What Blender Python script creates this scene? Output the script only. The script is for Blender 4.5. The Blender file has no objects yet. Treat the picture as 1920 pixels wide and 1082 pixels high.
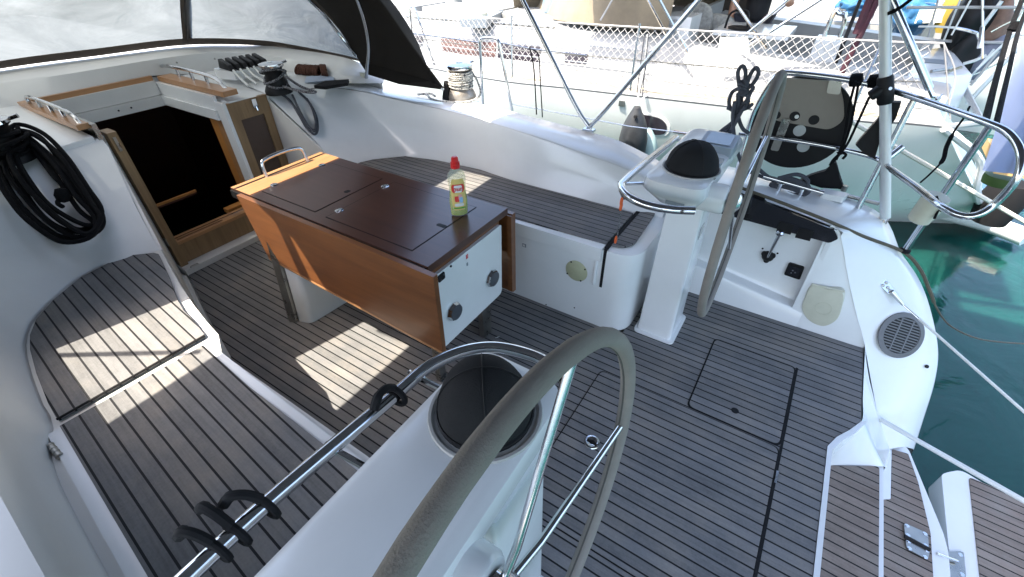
import bpy, bmesh, math, random
from mathutils import Vector as V, Matrix, noise
random.seed(7)
PI = math.pi
sc = bpy.context.scene
COL = sc.collection
rad = math.radians

# ------------------------------------------------------------------ camera
YAW, PITCH, ROLL, FPX, H = 0.988697133, -0.662271446, -0.0142956036, 847.888874, 1.70
_fw = V((math.sin(YAW)*math.cos(PITCH), math.cos(YAW)*math.cos(PITCH), math.sin(PITCH)))
_rt = V((math.cos(YAW), -math.sin(YAW), 0)); _up = _rt.cross(_fw)
RT = _rt*math.cos(ROLL) + _up*math.sin(ROLL); UP = _up*math.cos(ROLL) - _rt*math.sin(ROLL); FW = _fw
CAM = V((0, 0, H))
cam = bpy.data.cameras.new('camera'); camo = bpy.data.objects.new('camera', cam); COL.objects.link(camo)
cam.sensor_width = 36; cam.lens = FPX/1920*36; cam.clip_start = 0.02; cam.clip_end = 2000
camo.matrix_world = Matrix(((RT.x, UP.x, -FW.x, 0), (RT.y, UP.y, -FW.y, 0), (RT.z, UP.z, -FW.z, H), (0, 0, 0, 1)))
sc.camera = camo

# measuring helpers: a measured point of the photo on a known plane of the boat
def ray(p): return RT*((p[0]-960)/FPX) - UP*((p[1]-541)/FPX) + FW
def Zp(x, y, z=0.0): d = ray((x, y)); return CAM + d*((z-H)/d.z)
def Xp(x, y, X): d = ray((x, y)); return CAM + d*(X/d.x)
def Yp(x, y, Y): d = ray((x, y)); return CAM + d*(Y/d.y)
def Pp(x, y, q, n): d = ray((x, y)); n = V(n); return CAM + d*((V(q)-CAM).dot(n)/d.dot(n))

# ------------------------------------------------------------------ materials
def nt_new(name):
    m = bpy.data.materials.new(name); m.use_nodes = True
    return m, m.node_tree, m.node_tree.nodes['Principled BSDF']
def mat(name, col, rough=.5, metal=0, var=.12, vscale=6, bump=0, bscale=60, coat=0, spec=.5, trans=0, streak=None, rvar=.1, sub=0):
    m, t, b = nt_new(name); N, L = t.nodes, t.links
    g = N.new('ShaderNodeNewGeometry')
    src = g.outputs['Position']
    if streak:
        mp = N.new('ShaderNodeMapping'); mp.inputs['Scale'].default_value = streak; L.new(src, mp.inputs['Vector']); src = mp.outputs[0]
    n = N.new('ShaderNodeTexNoise'); n.inputs['Scale'].default_value = vscale; n.inputs['Detail'].default_value = 6; n.inputs['Roughness'].default_value = .65
    L.new(src, n.inputs['Vector'])
    r = N.new('ShaderNodeMapRange'); r.inputs[1].default_value = .3; r.inputs[2].default_value = .7; r.inputs[3].default_value = 1-var; r.inputs[4].default_value = 1+var*.6
    L.new(n.outputs[0], r.inputs[0])
    mx = N.new('ShaderNodeVectorMath'); mx.operation = 'SCALE'; mx.inputs[0].default_value = col[:3]; L.new(r.outputs[0], mx.inputs['Scale'])
    L.new(mx.outputs[0], b.inputs['Base Color'])
    r2 = N.new('ShaderNodeMapRange'); r2.inputs[1].default_value = .3; r2.inputs[2].default_value = .7; r2.inputs[3].default_value = max(.02, rough*(1-rvar*1.5)); r2.inputs[4].default_value = min(1, rough*(1+rvar*2))
    L.new(n.outputs[0], r2.inputs[0]); L.new(r2.outputs[0], b.inputs['Roughness'])
    b.inputs['Metallic'].default_value = metal; b.inputs['Coat Weight'].default_value = coat; b.inputs['Coat Roughness'].default_value = .08
    b.inputs['Specular IOR Level'].default_value = spec; b.inputs['Transmission Weight'].default_value = trans
    if bump:
        n2 = N.new('ShaderNodeTexNoise'); n2.inputs['Scale'].default_value = bscale; n2.inputs['Detail'].default_value = 4; L.new(src, n2.inputs['Vector'])
        bp = N.new('ShaderNodeBump'); bp.inputs['Strength'].default_value = bump; bp.inputs['Distance'].default_value = .004; L.new(n2.outputs[0], bp.inputs['Height']); L.new(bp.outputs[0], b.inputs['Normal'])
    return m

def teak(name, ang=0.0, pitch=.055, phase=0.0, base=(.172, .170, .170), seam=.006, warm=(.198, .178, .155)):
    """planked weathered teak: black caulking lines every pitch metres, grain along the planks"""
    m, t, b = nt_new(name); N, L = t.nodes, t.links
    g = N.new('ShaderNodeNewGeometry')
    mp = N.new('ShaderNodeMapping'); mp.inputs['Rotation'].default_value = (0, 0, ang); L.new(g.outputs['Position'], mp.inputs['Vector'])
    sp = N.new('ShaderNodeSeparateXYZ'); L.new(mp.outputs[0], sp.inputs[0])
    def M(op, a, bb=None, c=None):
        x = N.new('ShaderNodeMath'); x.operation = op
        for i, v in enumerate((a, bb, c)):
            if v is None: continue
            if isinstance(v, (int, float)): x.inputs[i].default_value = v
            else: L.new(v, x.inputs[i])
        return x.outputs[0]
    u = M('DIVIDE', M('ADD', sp.outputs[0], phase), pitch)
    fr = M('FRACT', u); idx = M('FLOOR', u)
    d = M('ABSOLUTE', M('SUBTRACT', fr, .5))
    line = M('GREATER_THAN', d, .5 - seam/pitch/2)
    wn = N.new('ShaderNodeTexWhiteNoise'); wn.noise_dimensions = '1D'; L.new(idx, wn.inputs['W'])
    cx = N.new('ShaderNodeCombineXYZ'); L.new(M('ADD', M('MULTIPLY', sp.outputs[0], 90), M('MULTIPLY', idx, 7.3)), cx.inputs[0]); L.new(M('MULTIPLY', sp.outputs[1], 5), cx.inputs[1]); L.new(M('MULTIPLY', sp.outputs[2], 40), cx.inputs[2])
    n = N.new('ShaderNodeTexNoise'); n.inputs['Scale'].default_value = 1; n.inputs['Detail'].default_value = 7; n.inputs['Roughness'].default_value = .7; L.new(cx.outputs[0], n.inputs['Vector'])
    n2 = N.new('ShaderNodeTexNoise'); n2.inputs['Scale'].default_value = 4; n2.inputs['Detail'].default_value = 8; n2.inputs['Roughness'].default_value = .65; L.new(g.outputs['Position'], n2.inputs['Vector'])
    n3 = N.new('ShaderNodeTexNoise'); n3.inputs['Scale'].default_value = 140; n3.inputs['Detail'].default_value = 2; L.new(g.outputs['Position'], n3.inputs['Vector'])
    val = M('ADD', M('ADD', M('MULTIPLY', n.outputs[0], .95), M('MULTIPLY', wn.outputs[0], .34)), M('ADD', M('MULTIPLY', n2.outputs[0], 1.15), M('MULTIPLY', n3.outputs[0], .35)))
    rmp = N.new('ShaderNodeMapRange'); rmp.inputs[1].default_value = .90; rmp.inputs[2].default_value = 1.95; rmp.inputs[3].default_value = .55; rmp.inputs[4].default_value = 1.42; L.new(val, rmp.inputs[0])
    mixc = N.new('ShaderNodeMix'); mixc.data_type = 'RGBA'; mixc.inputs[6].default_value = (*base, 1); mixc.inputs[7].default_value = (*warm, 1)
    w = N.new('ShaderNodeMapRange'); w.inputs[1].default_value = .45; w.inputs[2].default_value = .75; L.new(n2.outputs[0], w.inputs[0]); L.new(w.outputs[0], mixc.inputs[0])
    scl = N.new('ShaderNodeVectorMath'); scl.operation = 'SCALE'; L.new(mixc.outputs[2], scl.inputs[0]); L.new(rmp.outputs[0], scl.inputs['Scale'])
    mix2 = N.new('ShaderNodeMix'); mix2.data_type = 'RGBA'; L.new(line, mix2.inputs[0]); L.new(scl.outputs[0], mix2.inputs[6]); mix2.inputs[7].default_value = (.008, .008, .009, 1)
    L.new(mix2.outputs[2], b.inputs['Base Color'])
    b.inputs['Roughness'].default_value = .72; b.inputs['Specular IOR Level'].default_value = .3
    hgt = M('SUBTRACT', M('MULTIPLY', n.outputs[0], .35), M('MULTIPLY', line, 1.0))
    bp = N.new('ShaderNodeBump'); bp.inputs['Strength'].default_value = .5; bp.inputs['Distance'].default_value = .003; L.new(hgt, bp.inputs['Height']); L.new(bp.outputs[0], b.inputs['Normal'])
    return m

def wood(name, c1, c2, axis=1, rough=.3, coat=.3, freq=35):
    m, t, b = nt_new(name); N, L = t.nodes, t.links
    g = N.new('ShaderNodeNewGeometry'); mp = N.new('ShaderNodeMapping'); s = [freq]*3; s[axis] = freq*.06; mp.inputs['Scale'].default_value = s
    L.new(g.outputs['Position'], mp.inputs['Vector'])
    n = N.new('ShaderNodeTexNoise'); n.inputs['Scale'].default_value = 1; n.inputs['Detail'].default_value = 8; n.inputs['Roughness'].default_value = .7; n.inputs['Distortion'].default_value = .4; L.new(mp.outputs[0], n.inputs['Vector'])
    n2 = N.new('ShaderNodeTexNoise'); n2.inputs['Scale'].default_value = 4; n2.inputs['Detail'].default_value = 4; L.new(g.outputs['Position'], n2.inputs['Vector'])
    ad = N.new('ShaderNodeMath'); ad.operation = 'MULTIPLY_ADD'; L.new(n2.outputs[0], ad.inputs[0]); ad.inputs[1].default_value = .45; L.new(n.outputs[0], ad.inputs[2])
    r = N.new('ShaderNodeMapRange'); r.inputs[1].default_value = .5; r.inputs[2].default_value = .95; L.new(ad.outputs[0], r.inputs[0])
    mx = N.new('ShaderNodeMix'); mx.data_type = 'RGBA'; mx.inputs[6].default_value = (*c1, 1); mx.inputs[7].default_value = (*c2, 1); L.new(r.outputs[0], mx.inputs[0])
    L.new(mx.outputs[2], b.inputs['Base Color']); b.inputs['Roughness'].default_value = rough; b.inputs['Coat Weight'].default_value = coat; b.inputs['Coat Roughness'].default_value = .12
    bp = N.new('ShaderNodeBump'); bp.inputs['Strength'].default_value = .12; bp.inputs['Distance'].default_value = .002; L.new(n.outputs[0], bp.inputs['Height']); L.new(bp.outputs[0], b.inputs['Normal'])
    return m

def braid(name, c1, c2, scale=220, th=.5):
    m, t, b = nt_new(name); N, L = t.nodes, t.links
    g = N.new('ShaderNodeNewGeometry'); v = N.new('ShaderNodeTexVoronoi'); v.inputs['Scale'].default_value = scale; L.new(g.outputs['Position'], v.inputs['Vector'])
    r = N.new('ShaderNodeMapRange'); r.inputs[1].default_value = th-.15; r.inputs[2].default_value = th+.15
    sp = N.new('ShaderNodeSeparateColor'); L.new(v.outputs['Color'], sp.inputs[0]); L.new(sp.outputs[0], r.inputs[0])
    mx = N.new('ShaderNodeMix'); mx.data_type = 'RGBA'; mx.inputs[6].default_value = (*c1, 1); mx.inputs[7].default_value = (*c2, 1); L.new(r.outputs[0], mx.inputs[0]); L.new(mx.outputs[2], b.inputs['Base Color'])
    b.inputs['Roughness'].default_value = .85
    bp = N.new('ShaderNodeBump'); bp.inputs['Strength'].default_value = .5; bp.inputs['Distance'].default_value = .002; L.new(v.outputs['Distance'], bp.inputs['Height']); L.new(bp.outputs[0], b.inputs['Normal'])
    return m

GEL = mat('gelcoat_white', (.74, .75, .745), .22, var=.05, vscale=3, coat=.25, bump=.012, bscale=9)
GEL2 = mat('gelcoat_warm_white', (.67, .66, .63), .4, var=.06, vscale=4, bump=.02, bscale=25)
GELN = mat('hull_white', (.72, .76, .74), .3, var=.08, vscale=1.5, streak=(1, 1, .3))
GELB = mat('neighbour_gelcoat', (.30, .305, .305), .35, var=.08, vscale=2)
PLATE = mat('weathered_steel', (.24, .22, .19), .5, metal=.7, var=.18, vscale=9, rvar=.2)
GRILLE = mat('grille_grey', (.13, .13, .135), .5, var=.15, vscale=20)
DECKW = mat('deck_paint', (.40, .40, .385), .5, var=.08, vscale=3, bump=.05, bscale=120)
CREAM = mat('aged_plastic', (.56, .55, .44), .45, var=.08, vscale=14)
IVORY = mat('yellowed_plastic', (.46, .46, .30), .4, var=.08, vscale=20)
STEEL = mat('stainless_steel', (.62, .63, .64), .12, metal=1, var=.08, vscale=30, rvar=.4)
STEELB = mat('brushed_steel', (.36, .35, .32), .3, metal=1, var=.2, vscale=12, rvar=.3)
ALU = mat('painted_aluminium', (.66, .68, .68), .35, metal=.3, var=.06, vscale=10)
BLACK = mat('black_plastic', (.008, .008, .009), .5, spec=.25, var=.2, vscale=20)
BLACKG = mat('black_gloss', (.010, .011, .014), .12, var=.2, vscale=10, coat=.6)
RUBBER = mat('rubber', (.011, .011, .012), .75, spec=.2, var=.2, vscale=30, bump=.1)
CANVAS = mat('black_canvas', (.012, .012, .013), .8, spec=.25, var=.25, vscale=9, bump=.5, bscale=420)
HOODF = mat('sprayhood_fabric', (.024, .0205, .0175), .85, spec=.2, var=.2, vscale=5, bump=.35, bscale=300)
HOODT = mat('sprayhood_binding', (.15, .125, .105), .9, var=.2, vscale=12, bump=.4, bscale=300)
BIMF = mat('bimini_fabric', (.09, .095, .11), .9, var=.05, vscale=3)
SUEDE = mat('grey_suede', (.235, .21, .185), .95, var=.16, vscale=9, bump=.35, bscale=330)
ROPEB = mat('black_rope', (.005, .005, .006), .85, spec=.15, var=.3, vscale=60, bump=.8, bscale=250)
ROPEG = mat('grey_rope', (.065, .068, .082), .85, var=.3, vscale=50, bump=.8, bscale=240)
ROPEK = braid('grey_black_rope', (.03, .03, .035), (.25, .25, .26), 260)
ROPEBR = braid('brown_rope', (.10, .035, .018), (.05, .018, .01), 240)
ROPEW = braid('white_fleck_rope', (.55, .53, .48), (.05, .05, .06), 200, .62)
ROPEC = mat('white_cord', (.72, .72, .68), .8, var=.15, vscale=60)
DARKLINE = mat('olive_line', (.10, .085, .06), .8, var=.3, vscale=60, bump=.5, bscale=240)
ORANGE = mat('orange_cord', (.75, .13, .03), .7, var=.15, vscale=60)
NET = mat('netting', (.38, .375, .37), .8, var=.1, vscale=20)
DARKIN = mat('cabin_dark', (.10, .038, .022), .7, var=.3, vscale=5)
WOODT = wood('varnished_table_wood', (.118, .042, .014), (.19, .072, .023), 1, .3, .25)
WOODTOP = wood('dark_varnished_top', (.050, .021, .014), (.082, .034, .021), 1, .28, .15, 25)
WOODTL = wood('pale_trim_and_sunlit_strip', (.33, .16, .065), (.44, .23, .10), 0, .35, .2)
WOODJ = wood('companionway_teak', (.17, .10, .045), (.27, .17, .08), 2, .55, .05)
WOODC = wood('cabin_veneer', (.42, .16, .04), (.55, .25, .07), 2, .4, .2)
TAN = mat('tan_canvas', (.20, .165, .115), .9, var=.3, vscale=2.5, bump=.3, bscale=90)
BLUET = mat('blue_tarpaulin', (.022, .115, .25), .6, var=.2, vscale=6)
YEL = mat('yellow_plastic', (.30, .21, .03), .6, var=.15, vscale=10)
REDC = mat('red_cap', (.62, .02, .02), .3, var=.05)
DARKWIN = mat('tinted_window', (.035, .03, .04), .12, var=.3, vscale=5, coat=.4)
REDWIN = mat('red_reflection_window', (.13, .075, .07), .2, var=.25, vscale=7, coat=.4)  # reddish reflections on dark panes, put into the base colour
FENDER = mat('grey_fender', (.030, .032, .036), .45, var=.35, vscale=14)
PATT = mat('cushion_print', (.42, .41, .38), .9, var=.35, vscale=30)
SKIN = mat('skin', (.50, .27, .18), .5, var=.08, vscale=20)
SHIRT = mat('black_shirt', (.008, .008, .01), .9, var=.2, vscale=10)
TROUS = mat('dark_trousers', (.02, .02, .03), .9, var=.2, vscale=10)
FLAG = mat('pale_blue_cloth', (.36, .43, .62), .8, var=.06, vscale=4)
BLUEG = mat('blue_hull', (.20, .36, .50), .3, var=.1, vscale=2)
TEAKS = teak('teak_sole', 0, .0428, .0308, seam=.0062)
TEAKP = teak('teak_port_bench', rad(4.5), .0425, .012)
TEAKB = teak('teak_starboard_bench', 0, .0405, .01, seam=.005)
TEAKA = teak('teak_stern_step', rad(2), .043, .02, base=(.23, .18, .15))
GREYP = mat('grey_panel', (.20, .23, .26), .4, var=.1)
LCD = mat('display_grey', (.30, .34, .37), .15, var=.1, coat=.5)
SILV = mat('satin_silver', (.55, .57, .62), .25, metal=.8, var=.1)

# ------------------------------------------------------------------ object helpers
_loc = {}
def link(o): COL.objects.link(o); return o
def tag(o, label=None, cat=None, group=None, kind=None):
    if label: o['label'] = label
    if cat: o['category'] = cat
    if group: o['group'] = group
    if kind: o['kind'] = kind
    return o
def thing(name, label, cat, loc=(0, 0, 0), group=None):
    o = link(bpy.data.objects.new(name, None)); o.location = loc; o.empty_display_size = .05
    _loc[o] = V(loc); return tag(o, label, cat, group)
def part(name, bm, m, parent=None, label=None, smooth=40, bevel=0):
    """link a bmesh given in world coordinates as one mesh object"""
    if bevel: bmesh.ops.bevel(bm, geom=[e for e in bm.edges if len(e.link_faces) == 2 and e.calc_face_angle(0) > rad(35)], offset=bevel, segments=2, profile=.6, affect='EDGES', clamp_overlap=True)
    off = _loc[parent] if parent is not None else V((0, 0, 0))
    if off.length: bmesh.ops.translate(bm, verts=bm.verts, vec=-off)
    me = bpy.data.meshes.new(name); bm.to_mesh(me); bm.free(); me.materials.append(m)
    me.polygons.foreach_set('use_smooth', [True]*len(me.polygons))
    if smooth is not None: me.set_sharp_from_angle(angle=rad(smooth))
    o = link(bpy.data.objects.new(name, me))
    if parent is not None: o.parent = parent; _loc[o] = off
    else: _loc[o] = V((0, 0, 0))
    if label: o['label'] = label
    return o
def solo(name, bm, m, label, cat, group=None, kind=None, **k):
    # a thing that is one mesh: its origin goes to the foot of its bounding box
    lo = V((min(v.co.x for v in bm.verts), min(v.co.y for v in bm.verts), min(v.co.z for v in bm.verts))); hi = V((max(v.co.x for v in bm.verts), max(v.co.y for v in bm.verts), 0))
    c = V(((lo.x+hi.x)/2, (lo.y+hi.y)/2, lo.z)) if kind is None else V((0, 0, 0))
    bv = k.pop('bevel', 0)
    if bv: bmesh.ops.bevel(bm, geom=[e for e in bm.edges if len(e.link_faces) == 2 and e.calc_face_angle(0) > rad(35)], offset=bv, segments=2, profile=.6, affect='EDGES', clamp_overlap=True)
    bmesh.ops.translate(bm, verts=bm.verts, vec=-c)
    o = part(name, bm, m, None, **k); o.location = c; _loc[o] = c
    return tag(o, label, cat, group, kind)
def B(): return bmesh.new()
def box(bm, x0, x1, y0, y1, z0, z1):
    vs = [bm.verts.new(p) for p in ((x0, y0, z0), (x1, y0, z0), (x1, y1, z0), (x0, y1, z0), (x0, y0, z1), (x1, y0, z1), (x1, y1, z1), (x0, y1, z1))]
    for f in ((0, 3, 2, 1), (4, 5, 6, 7), (0, 1, 5, 4), (1, 2, 6, 5), (2, 3, 7, 6), (3, 0, 4, 7)): bm.faces.new([vs[i] for i in f])
    return bm
def hexa(bm, lo, hi):
    """solid between two matching quads/polygons (lists of points)"""
    a = [bm.verts.new(p) for p in lo]; b = [bm.verts.new(p) for p in hi]; n = len(a)
    bm.faces.new(a[::-1]); bm.faces.new(b)
    for i in range(n): bm.faces.new((a[i], a[(i+1) % n], b[(i+1) % n], b[i]))
    return bm
def slab(bm, pts, d):
    pts = [V(p) for p in pts]; d = V(d); n = V((0, 0, 0))
    for i in range(len(pts)): n += pts[i].cross(pts[(i+1) % len(pts)])
    if n.dot(d) < 0: pts = pts[::-1]
    hexa(bm, pts, [p+d for p in pts]); return bm
def plate(bm, pts, th): return slab(bm, pts, (0, 0, -th)) if th > 0 else slab(bm, pts, (0, 0, -th))
def fillet(pts, r, n=5):
    """round the corners of a closed polygon (3D points, nearly planar); r number or list"""
    out = []; pts = [V(p) for p in pts]; N = len(pts)
    for i, p in enumerate(pts):
        rr = r[i] if isinstance(r, (list, tuple)) else r
        a, b = pts[i-1], pts[(i+1) % N]
        u, w = (a-p), (b-p)
        if rr <= 0 or u.length < 1e-6 or w.length < 1e-6: out.append(p); continue
        k = min(rr, u.length*.48, w.length*.48); A = p+u.normalized()*k; Bq = p+w.normalized()*k
        for j in range(n+1):
            t = j/n; out.append(A*(1-t)**2 + p*2*t*(1-t) + Bq*t*t)
    return out
def spline(pts, n=8, closed=False):
    pts = [V(p) for p in pts]; out = []; N = len(pts)
    rng = range(N) if closed else range(N-1)
    for i in rng:
        p1, p2 = pts[i], pts[(i+1) % N]
        p0 = pts[i-1] if (closed or i > 0) else p1*2-p2
        p3 = pts[(i+2) % N] if (closed or i+2 < N) else p2*2-p1
        for j in range(n):
            t = j/n
            out.append(.5*((2*p1) + (p2-p0)*t + (2*p0-5*p1+4*p2-p3)*t*t + (3*p1-p0-3*p2+p3)*t**3))
    if not closed: out.append(pts[-1])
    return out
def tube(bm, pts, r, n=8, closed=False, cap=True):
    pts = [V(p) for p in pts]; N = len(pts); rings = []; up = None
    for i in range(N):
        a = pts[i-1] if (i > 0 or closed) else pts[i]; b = pts[(i+1) % N] if (i < N-1 or closed) else pts[i]
        t = (b-a)
        if t.length < 1e-9: t = V((0, 0, 1))
        t.normalize()
        if up is None:
            up = V((0, 0, 1)) if abs(t.z) < .9 else V((1, 0, 0))
        up = up - t*up.dot(t)
        if up.length < 1e-6: up = t.orthogonal()
        up.normalize(); s = t.cross(up)
        rr = r[i] if isinstance(r, (list, tuple)) else r
        rings.append([bm.verts.new(pts[i] + (up*math.cos(2*PI*k/n) + s*math.sin(2*PI*k/n))*rr) for k in range(n)])
    for i in range(N if closed else N-1):
        a, b = rings[i], rings[(i+1) % N]
        for k in range(n): bm.faces.new((a[k], a[(k+1) % n], b[(k+1) % n], b[k]))
    if cap and not closed: bm.faces.new(rings[0][::-1]); bm.faces.new(rings[-1])
    return bm
def lathe(bm, prof, c, axis=(0, 0, 1), n=24):
    c = V(c); ax = V(axis).normalized(); u = ax.orthogonal().normalized(); w = ax.cross(u); rings = []
    for r, z in prof:
        if r < 1e-5: rings.append([bm.verts.new(c+ax*z)])
        else: rings.append([bm.verts.new(c+ax*z+(u*math.cos(2*PI*k/n)+w*math.sin(2*PI*k/n))*r) for k in range(n)])
    for a, b in zip(rings, rings[1:]):
        for k in range(n):
            k2 = (k+1) % n
            if len(a) == 1 and len(b) == 1: continue
            if len(a) == 1: bm.faces.new((a[0], b[k2], b[k]))
            elif len(b) == 1: bm.faces.new((a[k], a[k2], b[0]))
            else: bm.faces.new((a[k], a[k2], b[k2], b[k]))
    if len(rings[0]) > 1: bm.faces.new(rings[0][::-1])
    if len(rings[-1]) > 1: bm.faces.new(rings[-1])
    return bm
def disc(bm, c, axis, r, h, n=24): c = V(c); return lathe(bm, [(r, 0), (r, h)], c, axis, n)
def loft(bm, rows, closed=False):
    R = [[bm.verts.new(p) for p in row] for row in rows]
    for a, b in zip(R, R[1:]):
        m = len(a)
        for k in range(m if closed else m-1): bm.faces.new((a[k], a[(k+1) % m], b[(k+1) % m], b[k]))
    return bm
def lofts(bm, rows, th=(0, 0, -.02), sub=4):
    """smooth sheet through rows of control points, given a thickness vector"""
    rs = [spline(r, sub) for r in rows]
    if len(rs) > 2 : rs = list(map(list, zip(*[spline(c, 3) for c in zip(*rs)])))
    th = V(th); loft(bm, rs); loft(bm, [[p+th for p in r] for r in rs][::-1])
    top, bot = rs, [[p+th for p in r] for r in rs]
    def strip(a, b): loft(bm, [a, b])
    strip(top[0], bot[0]); strip(bot[-1], top[-1]); strip([r[-1] for r in top], [r[-1] for r in bot]); strip([r[0] for r in bot], [r[0] for r in top])
    bmesh.ops.remove_doubles(bm, verts=bm.verts, dist=1e-5); bmesh.ops.recalc_face_normals(bm, faces=bm.faces); return bm
def join(*f):
    bm = B()
    for g in f: g(bm)
    return bm
def text(body, size, origin, xdir, ydir, m, name, parent, ext=.0004):
    c = bpy.data.curves.new(name, 'FONT'); c.body = body; c.size = size; c.extrude = ext; c.align_x = 'CENTER'; c.align_y = 'CENTER'
    o = bpy.data.objects.new(name, c); link(o); bpy.context.view_layer.update()
    me = bpy.data.meshes.new_from_object(o.evaluated_get(bpy.context.evaluated_depsgraph_get())); bpy.data.objects.remove(o)
    xd = V(xdir).normalized(); zd = xd.cross(V(ydir)).normalized(); yd = zd.cross(xd); O = V(origin)-_loc[parent]
    for v in me.vertices: v.co = O + xd*v.co.x + yd*v.co.y + zd*v.co.z
    me.materials.clear(); me.materials.append(m)
    o = link(bpy.data.objects.new(name, me)); o.parent = parent; _loc[o] = _loc[parent]; return o
# ------------------------------------------------------------------ light and sky
SUN = V((-.48, .30, 1.0)).normalized()            # towards the sun
w = bpy.data.worlds.new('World'); sc.world = w; w.use_nodes = True
sky = w.node_tree.nodes.new('ShaderNodeTexSky'); sky.sky_type = 'NISHITA'; sky.sun_disc = False
sky.sun_elevation = math.asin(SUN.z); sky.sun_rotation = math.atan2(SUN.x, SUN.y); sky.air_density = 1.0; sky.dust_density = 3.0; sky.ozone_density = .6
bg = w.node_tree.nodes['Background']; bg.inputs['Strength'].default_value = .15
w.node_tree.links.new(sky.outputs[0], bg.inputs[0])
sl = bpy.data.lights.new('sun', 'SUN'); sl.energy = 3.2; sl.angle = rad(.5); sl.color = (1, .92, .79)
so = link(bpy.data.objects.new('sun', sl)); so.rotation_euler = (-SUN).to_track_quat('-Z', 'Y').to_euler(); so.location = (0, 0, 20)
sc.view_settings.view_transform = 'Standard'; sc.view_settings.look = 'None'; sc.view_settings.exposure = 2.32; sc.view_settings.gamma = 1
sc.cycles.max_bounces = 8; sc.cycles.transparent_max_bounces = 12; sc.cycles.use_denoising = True; sc.cycles.caustics_reflective = False; sc.cycles.caustics_refractive = False
sc.cycles.sample_clamp_indirect = 6

# ------------------------------------------------------------------ water
def water_mat():
    m, t, b = nt_new('harbour_water'); N, L = t.nodes, t.links
    g = N.new('ShaderNodeNewGeometry')
    n2 = N.new('ShaderNodeTexNoise'); n2.inputs['Scale'].default_value = .5; n2.inputs['Detail'].default_value = 3; L.new(g.outputs['Position'], n2.inputs['Vector'])
    mx = N.new('ShaderNodeMix'); mx.data_type = 'RGBA'; mx.inputs[6].default_value = (.003, .042, .035, 1); mx.inputs[7].default_value = (.008, .056, .047, 1); L.new(n2.outputs[0], mx.inputs[0]); L.new(mx.outputs[2], b.inputs['Base Color'])
    b.inputs['Roughness'].default_value = .06; b.inputs['IOR'].default_value = 1.33; b.inputs['Subsurface Weight'].default_value = 1; b.inputs['Subsurface Radius'].default_value = (.3, .8, .8); b.inputs['Subsurface Scale'].default_value = 1.0
    n = N.new('ShaderNodeTexNoise'); n.inputs['Scale'].default_value = 2.2; n.inputs['Detail'].default_value = 4; n.inputs['Distortion'].default_value = .6; L.new(g.outputs['Position'], n.inputs['Vector'])
    bp = N.new('ShaderNodeBump'); bp.inputs['Strength'].default_value = .22; bp.inputs['Distance'].default_value = .06; L.new(n.outputs[0], bp.inputs['Height']); L.new(bp.outputs[0], b.inputs['Normal'])
    return m
WZ = -.80
bm = B(); bm.faces.new([bm.verts.new(p) for p in ((-400, -400, WZ), (400, -400, WZ), (400, 400, WZ), (-400, 400, WZ))])
solo('water', bm, water_mat(), None, None, kind='structure')

# ------------------------------------------------------------------ cockpit sole and stern steps
sole_pts = [(.834, 3.046), (1.81, 3.03), (1.81, .48), (2.36, .48), (2.36, -.612), (1.84, -.617), (1.76, -.575), (1.69, -.53), (1.62, -.502), (.15, -.502), (.15, 1.0), (.40, 1.75), (.63, 2.37)]
bm = B(); slab(bm, [(x, y, 0) for x, y in sole_pts], (0, 0, -.03)); solo('cockpit_sole', bm, TEAKS, None, None, kind='structure')
bm = B(); box(bm, -.2, 2.45, -.50, 3.3, -.09, -.034); solo('cockpit_liner', bm, GEL2, None, None, kind='structure')
# white margin strips of the sole on the port side and at the aft lip
bm = B(); slab(bm, [(.828, 3.06, .003), (.624, 2.37, .003), (.395, 1.75, .003), (.30, 1.75, .003), (.50, 2.37, .003), (.70, 3.06, .003)], (0, 0, -.03)); solo('sole_margin', bm, GEL2, None, None, kind='structure')
bm = B(); slab(bm, [(-.2, -.504, .002), (1.62, -.504, .002), (1.69, -.533, .002), (1.76, -.578, .002), (1.84, -.62, .002), (1.84, -.635, .002), (1.75, -.596, .002), (1.68, -.553, .002), (1.61, -.522, .002), (-.2, -.524, .002)], (0, 0, -.22)); solo('sole_lip', bm, GEL, None, None, kind='structure', bevel=.003)

def hatch(name, label, x0, x1, y0, y1, g=.007):
    t = thing(name, label, 'hatch', ((x0+x1)/2, (y0+y1)/2, 0), 'hatches let into the cockpit sole')
    bm = B(); slab(bm, fillet([(x0, y0, .0035), (x1, y0, .0035), (x1, y1, .0035), (x0, y1, .0035)], .03), (0, 0, -.003)); part('hatch_lid', bm, TEAKS, t)
    bm = B(); o = fillet([(x0-g, y0-g, 0), (x1+g, y0-g, 0), (x1+g, y1+g, 0), (x0-g, y1+g, 0)], .03); slab(bm, [V(p)+V((0, 0, .0018)) for p in o], (0, 0, -.0015)); part('joint', bm, RUBBER, t)
    return t
t = hatch('floor_hatch', 'square teak floor hatch with a dark finger hole beside the stern corner of the sole', 1.515, 2.025, -.332, .045)
h = Zp(1378, 770, .0036); bm = B(); disc(bm, h, (0, 0, 1), .016, .0012); part('finger_hole', bm, BLACK, t)
t = hatch('floor_hatch', 'large rounded teak floor hatch with a steel lift ring beyond the nearer steering wheel', .72, 1.498, -.334, .465, .005)
h = Zp(1110, 829, .0036); bm = B(); lathe(bm, [(.0, .0015), (.022, .0015), (.026, .004), (.032, .003), (.034, 0)], h, n=28); o = part('lift_ring', bm, STEEL, t)
bm = B(); disc(bm, h+V((0, 0, .002)), (0, 0, 1), .010, .001); box(bm, h.x-.004, h.x+.004, h.y-.02, h.y+.02, h.z+.003, h.z+.006); part('ring_well', bm, BLACK, o)
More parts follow.
